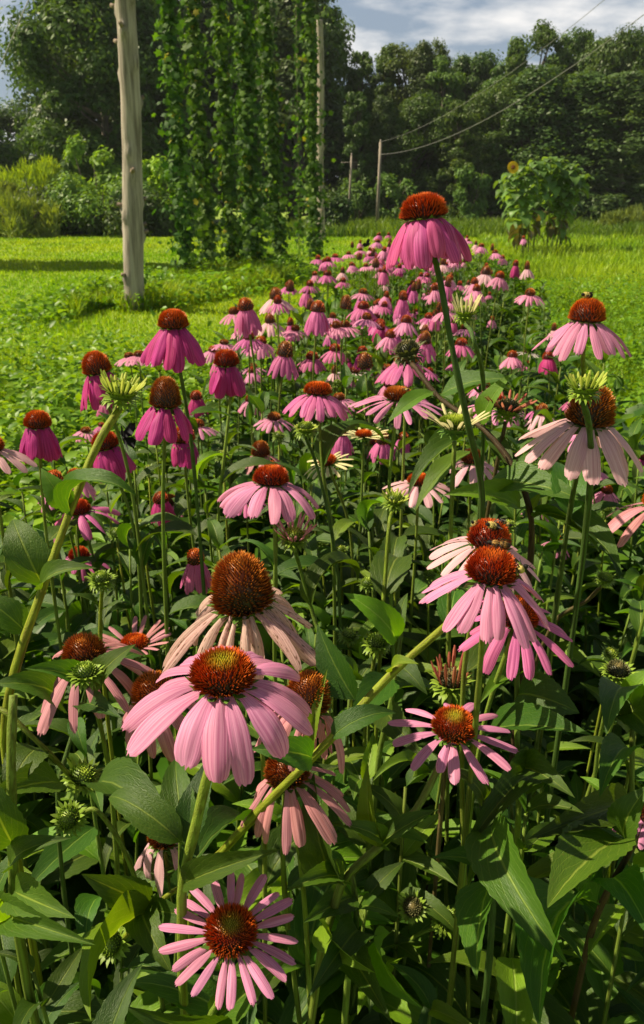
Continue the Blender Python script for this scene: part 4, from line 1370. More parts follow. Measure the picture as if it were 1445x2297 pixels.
coneflower('R', 500, 1518, 139, 'largest pink coneflower in front, red-orange cone and broad drooping petals', .37, rc=.0200, acc=0, n=15, L=2.9, w=.84, d0=2, d1=66, pw=.85, col='light', style='green', tilt=(6, 2), spin=4, path=[(485, 1650, .535), (470, 1720, .545), (440, 1850, .56), (408, 2010, .585)], scol=(.20, .29, .035), nsp=620, leaves=0, sr=.0036, jit=9)
coneflower('S', 688, 1575, 100, 'fading pink coneflower with dark brown cone just right of the largest bloom', .78, n=15, L=2.9, w=.8, d0=50, d1=78, col='salmon', style='brown', tilt=(2, 9), wither=.2, nsp=420)
coneflower('T', 645, 1735, 98, 'dusky pink coneflower low in the shade behind the slanting stem', .5, n=15, L=3.0, w=.85, d0=38, d1=58, col='salmon', style='brown', tilt=(4, -4), wither=.15)
coneflower('U', 1102, 1285, 110, 'big pale pink coneflower with bees on its red cone', .50, n=21, L=2.6, w=.58, d0=28, d1=50, pw=1, col='light', style='red', tilt=(3, 3), nsp=560, path=[(1085, 1400, .62), (1072, 1560, .66), (1060, 1700, .7)], leaves=0)
coneflower('V', 1096, 1215, 92, 'pale pink coneflower tucked behind the one with the bees', .55, rc=.018, n=17, L=2.5, w=.55, d0=18, d1=46, col='pale', style='red', tilt=(2, 6))
coneflower('W', 1160, 1385, 80, 'pink coneflower below and partly hidden by the one with the bees', .5, rc=.0175, n=17, L=2.8, w=.62, d0=8, d1=40, col='pink', style='red', tilt=(8, 6), dd=.70)
bud('X', 1012, 1530, 74, 'brown-red opening bud with stiff upright rusty petals', 'open', rb=.0165, pl=1.9, n=15, up=80, pcol='rust', style='seed', path=[(1008, 1600, .80), (1000, 1700, .82)], scol=(.14, .11, .05), leaves=0)
coneflower('Y', 1018, 1632, 94, 'open pink coneflower with flat starry petals and green centred cone at the right', .42, n=14, L=2.5, w=.50, d0=4, d1=28, pw=1, col='light', style='green', tilt=(9, 0), spin=8, gaps=(4,), path=[(985, 1720, .70), (930, 1820, .69), (850, 1900, .68), (765, 1985, .68)], scol=GREEN, nsp=480, sr=.0036, leaves=0)
coneflower('Z', 518, 2090, 112, 'lowest coneflower, facing up with narrow starry pink petals', .31, rc=.018, acc=.4, n=22, L=2.1, w=.38, d0=-4, d1=14, pw=1.2, col='light', style='green', tilt=(15, 3), path=[(500, 2225, .60), (470, 2300, .62)], nsp=620, leaves=0, sr=.0034, jit=5)
coneflower('a', 190, 1472, 92, 'shaded salmon coneflower with orange cone behind a green bud at the left', .55, n=15, L=3.2, w=.8, d0=20, d1=55, col='salmon', style='brown', tilt=(4, -3), wither=.15)
bud('b', 192, 1510, 62, 'dark green spiky bud with leaf pair in front of the shaded salmon bloom', 'green', path=[(185, 1580, .80), (150, 1690, .80), (130, 1780, .8)], scol=DGREEN, leaves=0, dd=.66, rb=.0115)
coneflower('c', 302, 1445, 60, 'young coneflower seen side on with short stiff salmon petals at the left', .3, n=18, L=2.5, w=.36, d0=-32, d1=-10, col='salmon', style='orange', tilt=(0, -4))
coneflower('d', 345, 1560, 92, 'withered mauve coneflower tucked behind the left of the largest bloom', .6, n=15, L=3.0, w=.8, d0=35, d1=75, col='salmon', style='brown', wither=.35, tilt=(4, -6))
bud('e', 185, 1742, 68, 'green bud at the left with long stem entering from the left edge', 'green', rb=.0135, path=[(80, 1660, .68), (-10, 1590, .68)], scol=(.17, .24, .03), leaves=0, tilt=(10, 25))
bud('f', 155, 1835, 62, 'round green bud facing outward below the other left bud', 'green', rb=.013, tilt=(40, -20), path=[(210, 1815, .75), (245, 1850, .76), (300, 1960, .78)], leaves=0)
bud('g', 250, 2115, 66, 'dark green bud near the lower left, tipped toward the viewer', 'green', rb=.013, tilt=(40, -25), path=[(300, 2080, .70), (345, 2035, .72), (420, 1990, .75)], leaves=0, scol=BRIGHT)
bud('h', 925, 2035, 50, 'dark hollow-centred bud in the deep shade at the lower right', 'green', rb=.012, tilt=(35, -5), style='seed', leaves=1)
bud('i', 1000, 2065, 54, 'dark spiky bud right of the hollow-centred one', 'green', rb=.013, tilt=(25, 20), leaves=1)
bud('j', 1385, 1505, 58, 'grey-green knobbly bud near the right edge', 'green', rb=.0135, tilt=(10, 0), style='seed', leaves=2)
bud('k', 1358, 1298, 36, 'tiny grey bud on a dark side branch at the right', 'green', rb=.009, tilt=(10, 10), path=[(1320, 1345, .92), (1240, 1400, .95)], scol=BROWN, leaves=0)
bud('l', 845, 1442, 54, 'green bud with a curled leaf above it in the middle', 'green', rb=.013, leaves=2, tilt=(5, 5))
bud('m', 228, 1300, 50, 'small green bud on a short straight stem at the left', 'green', rb=.0125, path=[(228, 1340, .92), (226, 1440, .94)], scol=BRIGHT, leaves=1)
bud('n', 686, 962, 44, 'lime green bud on a dark slender stem in the centre', 'open', rb=.0125, pl=.55, up=30, pcol='lime', path=[(706, 1030, 1.05), (738, 1160, 1.08), (760, 1320, 1.12)], scol=DGREEN)
coneflower('o', 1022, 952, 72, 'cream-petalled opening coneflower behind the brown curved stem', .25, rc=.016, n=20, L=1.7, w=.26, d0=-48, d1=-25, col='cream', style='lime')
bud('p', 1140, 918, 62, 'dark bud with rusty upright petals in front of a pink bloom', 'open', rb=.0145, pl=1.6, up=45, pcol='rust', style='seed', scol=BROWN, tilt=(5, 5))
coneflower('q', 1110, 905, 50, 'pink coneflower behind the rusty upright-petalled bud', .4, n=15, L=2.8, w=.6, d0=8, d1=40, col='light', style='red')
coneflower('r', 816, 975, 36, 'cream daisy-like young coneflower on a thin stem in the centre', .25, rc=.014, n=18, L=2.6, w=.34, d0=-18, d1=-5, col='cream', style='orange')
coneflower('s', 735, 1035, 40, 'cream half-open coneflower beside the dark slender bud stem', .3, rc=.014, n=16, L=2.4, w=.4, d0=-5, d1=20, col='cream', style='orange', tilt=(10, -15))
coneflower('t', 893, 890, 62, 'wide pale pink coneflower with flat orange cone and a small bee', .34, n=19, L=3.0, w=.5, d0=6, d1=34, pw=1.2, col='light', style='brown', tilt=(2, 4))
coneflower('u', 178, 1248, 44, 'small pink coneflower low on the left behind a stem', .5, n=16, L=2.5, w=.6, d0=8, d1=45, col='pink', style='red')
coneflower('v', 178, 1145, 50, 'pink coneflower at the left mostly hidden behind a leaf', .5, n=10, L=3.3, w=.8, d0=2, d1=60, col='pink', style='red', tilt=(0, -8))
coneflower('w', 382, 1128, 32, 'little orange-coned coneflower with few pink petals at left centre', .65, n=7, L=3.0, w=.7, d0=50, d1=85, col='light', style='brown')
coneflower('x', 912, 810, 56, 'pink coneflower hanging behind the dry grey seed head', .3, n=13, L=2.9, w=.75, d0=20, d1=62, col='pink', style='brown', tilt=(-4, 0), dd=1.25)
bud('y', 915, 787, 62, 'dry grey-green seed head with white specks on a curving brown stem', 'dry', rb=.0165, style='seed', tilt=(0, -14), sr=.0030,
    path=[(935, 828, .92), (985, 892, .90), (1085, 962, .86), (1150, 1045, .84), (1188, 1140, .84), (1192, 1235, .86)], scol=(.070, .050, .022), leaves=0)
coneflower('zz', 1480, 1128, 70, 'salmon pink coneflower cut off by the right edge', .5, n=15, L=3.3, w=.7, d0=10, d1=55, col='salmon', style='orange', tilt=(0, -4))
coneflower('za', -22, 1005, 60, 'pale pink coneflower cut off by the left edge', .5, n=15, L=2.8, w=.7, d0=15, d1=50, col='pale', style='orange')
coneflower('zb', 1060, 1032, 50, 'shaded salmon coneflower low behind the tall bloom stem', .5, n=14, L=2.8, w=.75, d0=12, d1=55, col='pale', style='brown')
coneflower('zc', 940, 1080, 50, 'pale salmon coneflower half hidden by leaves in the middle', .35, n=14, L=2.9, w=.7, d0=5, d1=40, col='pale', style='orange')
coneflower('zd', 368, 1880, 60, 'faded whitish coneflower deep in the leaves above the lowest bloom', .5, n=8, L=3.4, w=.95, d0=50, d1=80, col='pale', style='brown', dd=.95)
coneflower('ze', 585, 1018, 40, 'brown-coned coneflower in shade behind the centre stems', .8, n=9, L=2.6, w=.7, d0=20, d1=60, col='salmon', style='brown')


# --- explicit large leaves on the nearest stalks
def stalk(key, pts, leafs, label, col=GREEN, r=.0030, name='coneflower_shoot'):
    """a leafy stalk: pts are pixels with depth, first the tip; leafs: (bx,by,bd, tx,ty,td, width px, light, variant)"""
    pp = [P(*q) for q in pts]
    last = pp[-1]; dirn = (last - pp[-2]).normalized()
    gz = Vector((last.x + dirn.x * .1, last.y + .05, 0))
    if last.z > .1: pp += [last.lerp(gz, .5), gz]
    base = Vector((pp[-1].x, pp[-1].y, 0))
    ro = empty(name, base)
    mb = MB(); stem_to(mb, pp, r * .8, r * 1.2, col, n=24); mb.build('stem', M_STEM, ro, off=base)
    for lf in leafs: px_leaf(ro, base, *lf)
    tag(ro, label, 'plant')
    return ro


def px_leaf(ro, base, bx, by, bd, tx, ty, td, w, light=False, var=None, nrm=None):
    a = P(bx, by, bd); b = P(tx, ty, td)
    tocam = (CAM - (a + b) * .5).normalized()
    nv = Vector(nrm) if nrm else tocam * .75 + Vector((-.25, 0, .55)) + Vector((random.uniform(-.3, .3), random.uniform(-.2, .2), random.uniform(-.2, .2)))
    wm = w * 0.98 * (bd + td) / 2 / F
    add_leaf(ro, a - base, b - base, wm, nv, var, light)


def find(label_start):
    for o in COL.objects:
        if o.get('label', '').startswith(label_start): return o


def leaves_on(label_start, leafs):
    o = find(label_start)
    for lf in leafs: px_leaf(o, o.location, *lf)


leaves_on('large yellow bud', [(160, 1140, .70, 92, 1050, .69, 62, True, 0), (165, 1165, .70, 312, 1118, .66, 62, False, 4, (-.2, -.3, 1)), (95, 1325, .70, 218, 1275, .67, 52, False, 1, (-.2, -.5, .8)),
                               (95, 1310, .71, 30, 1165, .72, 95, False, 2), (60, 1420, .71, -60, 1330, .7, 70, False, 3)])
leaves_on('dry grey-green', [(975, 878, .90, 868, 952, .88, 46, True, 0, (-.5, -.6, .5)), (985, 888, .90, 1155, 850, .86, 62, False, 0, (0, -.5, .8)), (1078, 955, .86, 1150, 838, .82, 60, True, 0, (-.6, -.5, .5)),
                             (1080, 975, .86, 915, 1112, .82, 62, False, 3, (-.5, -.4, .7)), (1060, 1010, .86, 930, 1150, .83, 56, True, 0, (-.5, -.4, .7)), (1150, 1050, .84, 1085, 960, .9, 40, False, 0),
                             (1088, 1085, .86, 1320, 1128, .78, 92, False, 0, (.1, -.65, .7)), (1170, 1145, .85, 995, 1110, .81, 70, True, 3, (-.2, -.6, .7)), (1195, 1150, .85, 1395, 1285, .76, 90, False, 3, (.3, -.55, .7)),
                             (1195, 1165, .85, 1345, 1240, .78, 70, False, 6, (.2, -.6, .7)), (1192, 1145, .85, 1215, 1105, .84, 24, True, 0)])
leaves_on('dark green spiky bud', [(190, 1540, .68, 55, 1500, .64, 60, False, 3, (-.2, -.5, .8)), (205, 1545, .68, 305, 1445, .66, 66, False, 0, (-.4, -.6, .5)), (140, 1590, .72, -20, 1535, .66, 95, False, 6, (-.1, -.5, .8)),
                                   (180, 1575, .70, 275, 1612, .64, 58, False, 5, (0, -.5, .8)), (170, 1610, .76, 195, 1700, .74, 40, False, 1)])
leaves_on('green bud at the left with long', [(140, 1755, .70, -30, 1790, .62, 92, False, 5, (0, -.6, .8)), (215, 1765, .69, 425, 1905, .60, 100, False, 1, (.3, -.5, .8)), (90, 1680, .70, 20, 1800, .66, 90, False, 2)])
leaves_on('largest pink', [(412, 1895, .57, 245, 1790, .60, 80, False, 2), (415, 1900, .57, 480, 1690, .60, 70, False, 0), (420, 1900, .57, 395, 1700, .62, 78, False, 3), (408, 1985, .58, 632, 1905, .52, 66, False, 5, (0, -.6, .8)),
                           (405, 2000, .58, 590, 1870, .7, 80, False, 1)])
leaves_on('open pink coneflower with flat', [(850, 1905, .68, 826, 1712, .66, 56, True, 0, (-.5, -.8, .2)), (765, 1985, .68, 705, 1730, .66, 92, False, 3, (-.4, -.8, .3)), (845, 1900, .68, 985, 1815, .66, 50, False, 5), (770, 1985, .68, 640, 2000, .62, 62, False, 1),
                                             (850, 1900, .68, 735, 1850, .66, 40, False, 4)])
leaves_on('lowest coneflower', [(480, 2290, .62, 645, 2150, .58, 80, False, 5, (0, -.6, .8)), (480, 2290, .62, 275, 2255, .55, 86, False, 1, (-.2, -.6, .7))])
leaves_on('dark green bud near the lower left', [(340, 2030, .72, 182, 1960, .68, 86, False, 5, (-.2, -.6, .8)), (345, 2035, .72, 445, 2050, .66, 66, False, 0, (0, -.7, .6)), (360, 2040, .72, 205, 2290, .58, 100, True, 3, (-.6, -.5, .5)),
                                                 (330, 2045, .74, 390, 2190, .66, 90, False, 2)])
stalk('s1', [(1068, 1745, .74), (1085, 1830, .73), (1105, 1960, .73), (1098, 2150, .74)],
      [(1105, 1850, .73, 1278, 2170, .60, 122, False, 1, (-.3, -.75, .5)), (1108, 1965, .73, 1070, 2200, .62, 110, False, 5, (-.5, -.7, .4)), (1105, 1955, .73, 965, 1925, .68, 56, False, 0), (1108, 1960, .73, 1050, 1990, .68, 44, True, 3),
       (1080, 1800, .73, 1010, 1720, .72, 50, False, 2)], 'leafy stalk with two long dark hanging leaves at the lower right', DGREEN)
stalk('s2', [(1425, 1860, .72), (1418, 1900, .72), (1370, 1985, .74), (1330, 2080, .76), (1300, 2200, .8)],
      [(1395, 1880, .72, 1225, 2040, .62, 150, False, 5, (-.55, -.4, .75)), (1345, 2030, .74, 1210, 2310, .56, 185, False, 3, (-.6, -.45, .65)), (1400, 1880, .72, 1460, 1760, .70, 80, False, 1), (1370, 2000, .74, 1470, 2120, .64, 110, False, 2)],
      'stalk with broad pale leaves in patches of sun at the lower right', BROWN)
stalk('s3', [(1420, 1570, .78), (1418, 1700, .78), (1416, 1850, .8), (1405, 1990, .84)],
      [(1418, 1690, .78, 1345, 1790, .70, 80, False, 1), (1410, 1560, .78, 1360, 1650, .70, 90, False, 6), (1415, 1640, .78, 1300, 1530, .75, 60, False, 0), (1416, 1800, .79, 1180, 1885, .68, 86, False, 5, (0, -.6, .8)),
       (1418, 1600, .78, 1500, 1690, .7, 80, False, 3), (1418, 1580, .78, 1480, 1500, .76, 60, True, 2)], 'upright leafy stalk beside the right edge', GREEN)
stalk('s4', [(1010, 1395, .66), (880, 1510, .65), (740, 1660, .63), (610, 1790, .65), (500, 1910, .70), (430, 2010, .80)],
      [(800, 1575, .645, 712, 1400, .66, 86, False, 5, (-.5, -.7, .4)), (880, 1510, .65, 940, 1490, .62, 36, True, 1), (700, 1700, .63, 560, 1680, .60, 74, False, 1, (-.1, -.7, .7)), (740, 1660, .63, 890, 1600, .64, 60, False, 6),
       (690, 1700, .63, 735, 1500, .645, 26, True, 0)], 'thick bright stem slanting up across the middle to the bee bloom', BRIGHT, .0037)
stalk('s5', [(1160, 1470, .78), (1160, 1650, .78), (1162, 1850, .8)],
      [(1090, 1640, .78, 1330, 1650, .66, 92, False, 5, (0, -.5, .9)), (1160, 1560, .78, 1300, 1600, .74, 110, False, 2), (1160, 1520, .78, 1075, 1580, .72, 50, True, 3), (1160, 1500, .78, 1180, 1420, .76, 66, False, 0),
       (1160, 1740, .79, 1290, 1790, .70, 80, False, 1), (1160, 1800, .80, 1050, 1900, .72, 80, False, 7)], 'leafy stalk beneath the half-hidden pink bloom', GREEN)
stalk('s6', [(30, 1560, .60), (25, 1700, .6), (30, 1860, .62), (35, 2050, .66)],
      [(28, 1890, .62, -60, 1700, .6, 90, False, 2), (30, 1950, .63, 160, 1880, .60, 60, False, 1), (32, 2000, .64, 170, 2060, .56, 90, False, 5, (0, -.6, .8)), (34, 2060, .66, 215, 2120, .55, 86, False, 3, (-.3, -.5, .8)),
       (34, 2080, .66, -40, 2200, .56, 110, True, 6, (-.3, -.5, .8))], 'upright leafy stalk at the lower left edge', GREEN, .0040)
stalk('s7', [(790, 1960, .72), (800, 2060, .72), (780, 2200, .74)],
      [(748, 2045, .72, 842, 2182, .62, 52, True, 3, (-.5, -.7, .4)), (880, 2090, .72, 948, 2262, .62, 66, True, 1, (-.4, -.7, .4)), (800, 2040, .72, 900, 2060, .66, 46, False, 0), (795, 2010, .72, 680, 2070, .66, 70, False, 5),
       (790, 2120, .73, 690, 2240, .62, 90, False, 2), (790, 2150, .73, 880, 2297, .6, 90, False, 3)], 'leafy stalk with narrow bright leaves at the bottom centre', GREEN)
stalk('s8', [(900, 1420, .86), (880, 1560, .86), (850, 1700, .88)],
      [(890, 1440, .86, 770, 1330, .84, 70, True, 1), (890, 1430, .86, 915, 1330, .88, 40, False, 0), (885, 1500, .86, 960, 1560, .8, 66, False, 2), (880, 1520, .86, 780, 1640, .78, 80, False, 5), (870, 1600, .86, 950, 1700, .78, 70, False, 3)],
      'leafy stalk in the dim gap left of the starry bloom', GREEN)


# --- random leafy shoots that fill the bed
def shoot_template(seedv, h, nl, far=False):
    rr = random.Random(seedv)
    ro = empty('coneflower_shoot', (0, 0, 0))
    bx, by = rr.uniform(-.08, .08), rr.uniform(-.08, .08)
    sp = spline([Vector((bx, by, h)), Vector((bx * .6, by * .6, h * .6)), Vector((0, 0, 0))], 14)
    mb = MB(); tube(mb, sp, [.0018 + .0018 * i / (len(sp) - 1) for i in range(len(sp))], 7, GREEN, c2=DGREEN); mb.build('stem', M_STEM, ro)
    fol = MB()
    for i in range(nl):
        s = (i + rr.uniform(.0, .8)) / nl * .78
        p = sp[int(s * (len(sp) - 1))]
        a = i * 2.4 + rr.uniform(-.5, .5)
        L = rr.uniform(.070, .135) * (.55 + .55 * min(1, s * 2.2))
        el_ = rr.uniform(-.5, .55) if s > .12 else rr.uniform(.3, .9)
        e = p + Vector((math.cos(a) * math.cos(el_), math.sin(a) * math.cos(el_), math.sin(el_))) * L
        nv = Vector((-math.cos(a) * .4 * el_, -math.sin(a) * .4 * el_, 1)) + Vector((rr.uniform(-.3, .3), rr.uniform(-.3, .3), 0))
        wd = L * rr.uniform(.24, .38)
        if far:
            v, f, u = LEAFS[rr.randrange(4)]
            M = np.array(leaf_matrix(p, e, wd, nv)); fol.add(v @ M[:3, :3].T + M[:3, 3], f, u)
        else:
            add_leaf(ro, p, e, wd, nv, rr.randrange(8), rr.random() < .3)
    if far: fol.build('foliage', M_LEAF, ro)
    return ro


LEAFS = [unit_leaf(7, a, .4, .08, 0, random.Random(a)) for a in (20, 40, 60, 80)]
NEAR = [shoot_template(200 + i, 1.0, 17 + i % 3) for i in range(5)]
FAR = [shoot_template(300 + i, 1.0, 27 + i % 3, True) for i in range(5)]
LB_NEAR = 'leafy coneflower shoot without a bloom in the near foliage'
LB_FAR = 'leafy coneflower shoot without a bloom farther along the bed'
used = set()


def prune(root, keep=()):
    """take off the leaves that would hang in front of a bloom"""
    Mr = Matrix.LocRotScale(root.location, root.rotation_euler, root.scale)
    for ch in list(root.children):
        if not ch.name.startswith('leaf'): continue
        Mw = Mr @ ch.matrix_basis
        hit = False
        for t in (.1, .4, .7, 1.0):
            q = Mw @ Vector((t, 0, 0)) - CAM
            dz = q.dot(FWD)
            if dz < .30: hit = True; break
            for (hx, hy, hz, hr) in HEADS:
                if dz < hz - .008:
                    if (q.dot(RT) / dz - hx) ** 2 + (q.dot(UP) / dz - hy) ** 2 < hr * hr: hit = True; break
            if hit: break
        if hit: bpy.data.objects.remove(ch)


HEADS = []
for k_, (h_, a_, rc_, hc_, M_) in FLOWER_POS.items():
    q = h_ - CAM; dz = q.dot(FWD)
    isbud = len(k_) == 1 and k_ in 'DGOPXbefghijklmnpy'
    HEADS.append((q.dot(RT) / dz, q.dot(UP) / dz - (0 if isbud else .8 * rc_ / dz), dz, rc_ * (1.9 if isbud else 2.7) / dz))
rr = random.Random(21)
near_roots = []
near_spots = []
for j in range(11):
    for i in range(13):
        y = .48 + j * .112 + rr.uniform(-.06, .06)
        hw = .30 + y * .47
        x = -hw + 2 * hw * (i + rr.uniform(.1, .9)) / 13
        near_spots.append((x, y))
for (x, y) in near_spots:
    # keep the tops below the sight line to the blooms
    t = rr.randrange(5)
    hmax = CAM_H - .12 - .47 * y if y < .9 else .86
    h = min(rr.uniform(.62, .90), max(.66, hmax))
    if y > 1.0: h = rr.uniform(.70, .96)
    if x < BEDC(y) - .75 or x > BEDC(y) + .95:
        h *= .75
    o = NEAR[t] if t not in used else copy_tree(NEAR[t])
    used.add(t)
    o.location = (x, y, 0); o.rotation_euler = (0, 0, rr.uniform(0, 6.28)); s = rr.uniform(.9, 1.1); o.scale = (s, s, h)
    tag(o, LB_NEAR, 'plant', 'bloomless shoots near the front')
    near_roots.append(o)
for o in near_roots: prune(o)
usedf = set()
for i in range(235):
    y = 1.15 + 6.8 * (i / 235) ** 1.25 + rr.uniform(-.1, .1)
    x = BEDC(y) + rr.uniform(-.66, .64)
    t = rr.randrange(5)
    o = FAR[t] if t not in usedf else copy_tree(FAR[t])
    usedf.add(t)
    o.location = (x, y, 0); o.rotation_euler = (0, 0, rr.uniform(0, 6.28)); s = rr.uniform(.95, 1.3); o.scale = (s, s, rr.uniform(.78, 1.0))
    tag(o, LB_FAR, 'plant', 'leafy shoots farther along the bed')


# --- templates for the smaller blooms
def small_template(seedv, ratio, n, L, w, d0, d1, pw, col, style, nsp=110, tilt=0.12):
    rr = random.Random(seedv)
    ro = empty('coneflower', (0, 0, 0))
    rc = .018
    H = 1.1
    tx, ty = rr.uniform(-tilt, tilt), rr.uniform(-tilt, tilt)
    axis = Vector((tx, ty, 1)).normalized(); M = axis_frame(axis)
    head = Vector((0, 0, H))
    mb = MB(); sp = stem_to(mb, [head - axis * rc, head - axis * .15, Vector((rr.uniform(-.04, .04), rr.uniform(-.04, .04), .5)), Vector((0, 0, 0))], .0024, .003, GREEN, DGREEN, 6, 12)
    mb.build('stem', M_STEM, ro)
    mb = MB(); cone_geo(mb, M, head, rc, 2 * rc * ratio, nsp, style, rr); mb.build('cone', M_CONE, ro, smooth=False)
    if n:
        mb = MB()
        for k in range(n):
            V, f, u = petal_grid(L * rc * rr.uniform(.85, 1.1), w * rc * rr.uniform(.85, 1.1), d0 + rr.uniform(-8, 8), d1 + rr.uniform(-10, 10), pw, 7, 4, cup=.15, twist=rr.uniform(-.3, .3), rnd=rr)
            V[:, 0] += rc * .8; V[:, 2] -= rc * .18; u[:, 0] += k * 3.7
            Mk = np.array(M @ Matrix.Rotation(6.283 * (k + rr.uniform(-.2, .2)) / n, 3, 'Z'))
            mb.add(V @ Mk.T + np.array(head), f, u)
        mb.build('petals', PET[col], ro)
    for i in range(3):
        p = sp[int((.45 + .15 * i) * (len(sp) - 1))]; a = rr.uniform(0, 6.28); l = rr.uniform(.09, .13)
        add_leaf(ro, p, p + Vector((math.cos(a) * l, math.sin(a) * l, rr.uniform(-.04, .05))), l * .38, (0, 0, 1), rr.randrange(8))
    return ro


TP = {
    'bell':  small_template(1, .70, 14, 3.2, .8, 55, 84, .6, 'pink', 'orange'),
    'skirt': small_template(2, .55, 15, 2.9, .7, 35, 62, .8, 'light', 'orange'),
    'spread': small_template(3, .42, 16, 2.8, .6, 12, 45, 1, 'light', 'brown'),
    'round': small_template(4, .95, 12, 2.9, .75, 50, 78, .7, 'pink', 'brown'),
    'pale':  small_template(5, .85, 14, 3.0, .7, 30, 60, .8, 'pale', 'brown'),
    'daisy': small_template(6, .35, 13, 2.7, .5, 5, 24, 1, 'white', 'brown'),
    'bare':  small_template(7, 1.0, 0, 1, 1, 0, 0, 1, 'pink', 'brown'),
    'magb':  small_template(8, .6, 14, 2.8, .85, 50, 80, .6, 'mag', 'red'),
    'pskirt': small_template(9, .55, 15, 2.8, .7, 30, 66, .8, 'pink', 'red'),
    'pspread': small_template(10, .5, 15, 2.7, .62, 15, 50, 1, 'pink', 'red'),
}
usedt = set()


def small(tp, head, label, group=None, sc=1.0):
    o = TP[tp] if tp not in usedt else copy_tree(TP[tp])
    usedt.add(tp)
    z = head.z / 1.1
    o.location = (head.x, head.y, 0)
    o.rotation_euler = (0, 0, random.uniform(0, 6.28))
    o.scale = (z * sc, z * sc, z)
    tag(o, label, 'coneflower', group)
    return o


def smallp(tp, x, y, cw, label):
    small(tp, P(x, y, .036 * F / cw), label)


MID = [
    ('bell', 552, 692, 34, 'pink bell-shaped coneflower at the upper left end of the crowd'),
    ('pale', 619, 668, 28, 'pale whitish coneflower with golden cone above the crowd on the left'),
    ('bell', 713, 697, 32, 'long-petalled pink bell coneflower in the middle of the crowd'),
    ('round', 639, 796, 36, 'pink coneflower with round orange-brown ball cone at left centre'),
    ('spread', 503, 770, 24, 'light pink spreading coneflower above the lone deep magenta one'),
    ('skirt', 477, 787, 24, 'light pink coneflower just left above the lone deep magenta one'),
    ('spread', 290, 800, 26, 'left of two light pink coneflowers paired at the far left of the crowd'),
    ('spread', 313, 797, 28, 'right of two light pink coneflowers paired at the far left of the crowd'),
    ('spread', 356, 803, 26, 'light pink coneflower peeking out beneath the highest left magenta one'),
    ('skirt', 586, 768, 28, 'light pink coneflower left above the round ball cone'),
    ('spread', 568, 823, 24, 'pale pink coneflower right of the lone deep magenta one'),
    ('pale', 606, 722, 26, 'creamy pink coneflower with tall golden cone, left of centre'),
    ('skirt', 545, 741, 22, 'light pink coneflower under the upper left bell'),
    ('spread', 650, 740, 22, 'light pink coneflower right of the creamy one'),
    ('pskirt', 700, 803, 30, 'pink coneflower right of the round ball cone'),
    ('pskirt', 752, 785, 28, 'pink coneflower with broad skirt left of the bare brown cone'),
    ('bell', 748, 742, 24, 'pink coneflower below the long middle bell'),
    ('bare', 820, 822, 36, 'bare brown ball cone without petals in the centre'),
    ('daisy', 795, 833, 28, 'whitish daisy-like coneflower in front of the bare brown ball cone'),
    ('skirt', 563, 897, 30, 'little pale coneflower standing alone below the lone deep magenta one'),
    ('bell', 767, 975, 36, 'pink coneflower in shade left of the cream daisy-like one'),
    ('round', 858, 992, 36, 'pink coneflower with tall rust cone right of the cream daisy-like one'),
    ('pskirt', 815, 690, 26, 'bright pink coneflower with yellow-orange cone in mid crowd'),
    ('pskirt', 853, 727, 24, 'pink coneflower with dark stalk gap at the right of the crowd'),
    ('bell', 886, 752, 26, 'orange-coned pink coneflower just above the dry seed head'),
    ('round', 953, 768, 30, 'brown-coned coneflower right behind the dry seed head'),
    ('pspread', 963, 712, 22, 'light pink open coneflower left of the tall bloom stem'),
    ('pskirt', 735, 616, 18, 'pink coneflower standing above the back of the crowd below the hop column'),
    ('pskirt', 648, 642, 18, 'small pink coneflower farthest left at the back of the crowd'),
    ('bell', 688, 657, 20, 'pink coneflower second from left at the back of the crowd'),
    ('pale', 1090, 614, 21, 'light pink coneflower right of the tall bloom stem'),
    ('skirt', 1080, 553, 13, 'tiny pink coneflower highest on the right, left of the sunflowers'),
    ('skirt', 1111, 567, 13, 'tiny pink coneflower just below the sunflowers'),
    ('skirt', 847, 543, 12, 'tiny pink coneflower farthest back in the middle'),
    ('pskirt', 837, 563, 12, 'tiny pink coneflower below the farthest middle one, near the butterfly'),
    ('pspread', 752, 576, 14, 'tiny dark pink coneflower by the foot of the right hop column'),
    ('magb', 1230, 803, 28, 'small magenta coneflower alone on the right above the grass'),
    ('daisy', 1183, 790, 22, 'white-petalled red-coned coneflower on the right'),
    ('pspread', 1180, 817, 22, 'pink flat coneflower under the white-petalled one on the right'),
    ('pskirt', 1236, 1036, 30, 'small pink coneflower low beneath the large whitish one'),
    ('pspread', 1382, 1046, 28, 'small pink open coneflower at the right below the whitish one'),
    ('magb', 1442, 1028, 32, 'magenta coneflower cut by the right edge below the whitish one'),
    ('pskirt', 1205, 920, 26, 'pink coneflower with red cone left of the yellow-green bud'),
    ('spread', 193, 967, 30, 'light pink coneflower between the left magenta bells'),
    ('pskirt', 228, 955, 24, 'light pink coneflower hidden behind the thick slanting bud stem'),
    ('round', 232, 905, 26, 'narrow drooping coneflower behind the big yellow bud'),
    ('pskirt', 1035, 772, 28, 'pink coneflower right behind the tall bloom stem'),
    ('pskirt', 1050, 842, 24, 'red-coned coneflower beside the tall bloom stem'),
    ('bell', 905, 985, 32, 'pink coneflower in the shade beneath the wide pale bloom'),
    ('pspread', 725, 1302, 34, 'red-coned coneflower deep between the middle stems'),
    ('pspread', 900, 1215, 26, 'red-coned coneflower low behind the bright bud stem'),
    ('skirt', 1250, 1215, 40, 'bright pink coneflower peeping out right of the bee bloom'),
    ('skirt', 1450, 1830, 70, 'pink petals of a coneflower at the right edge low in the leaves'),
]
for a in MID: smallp(*a)

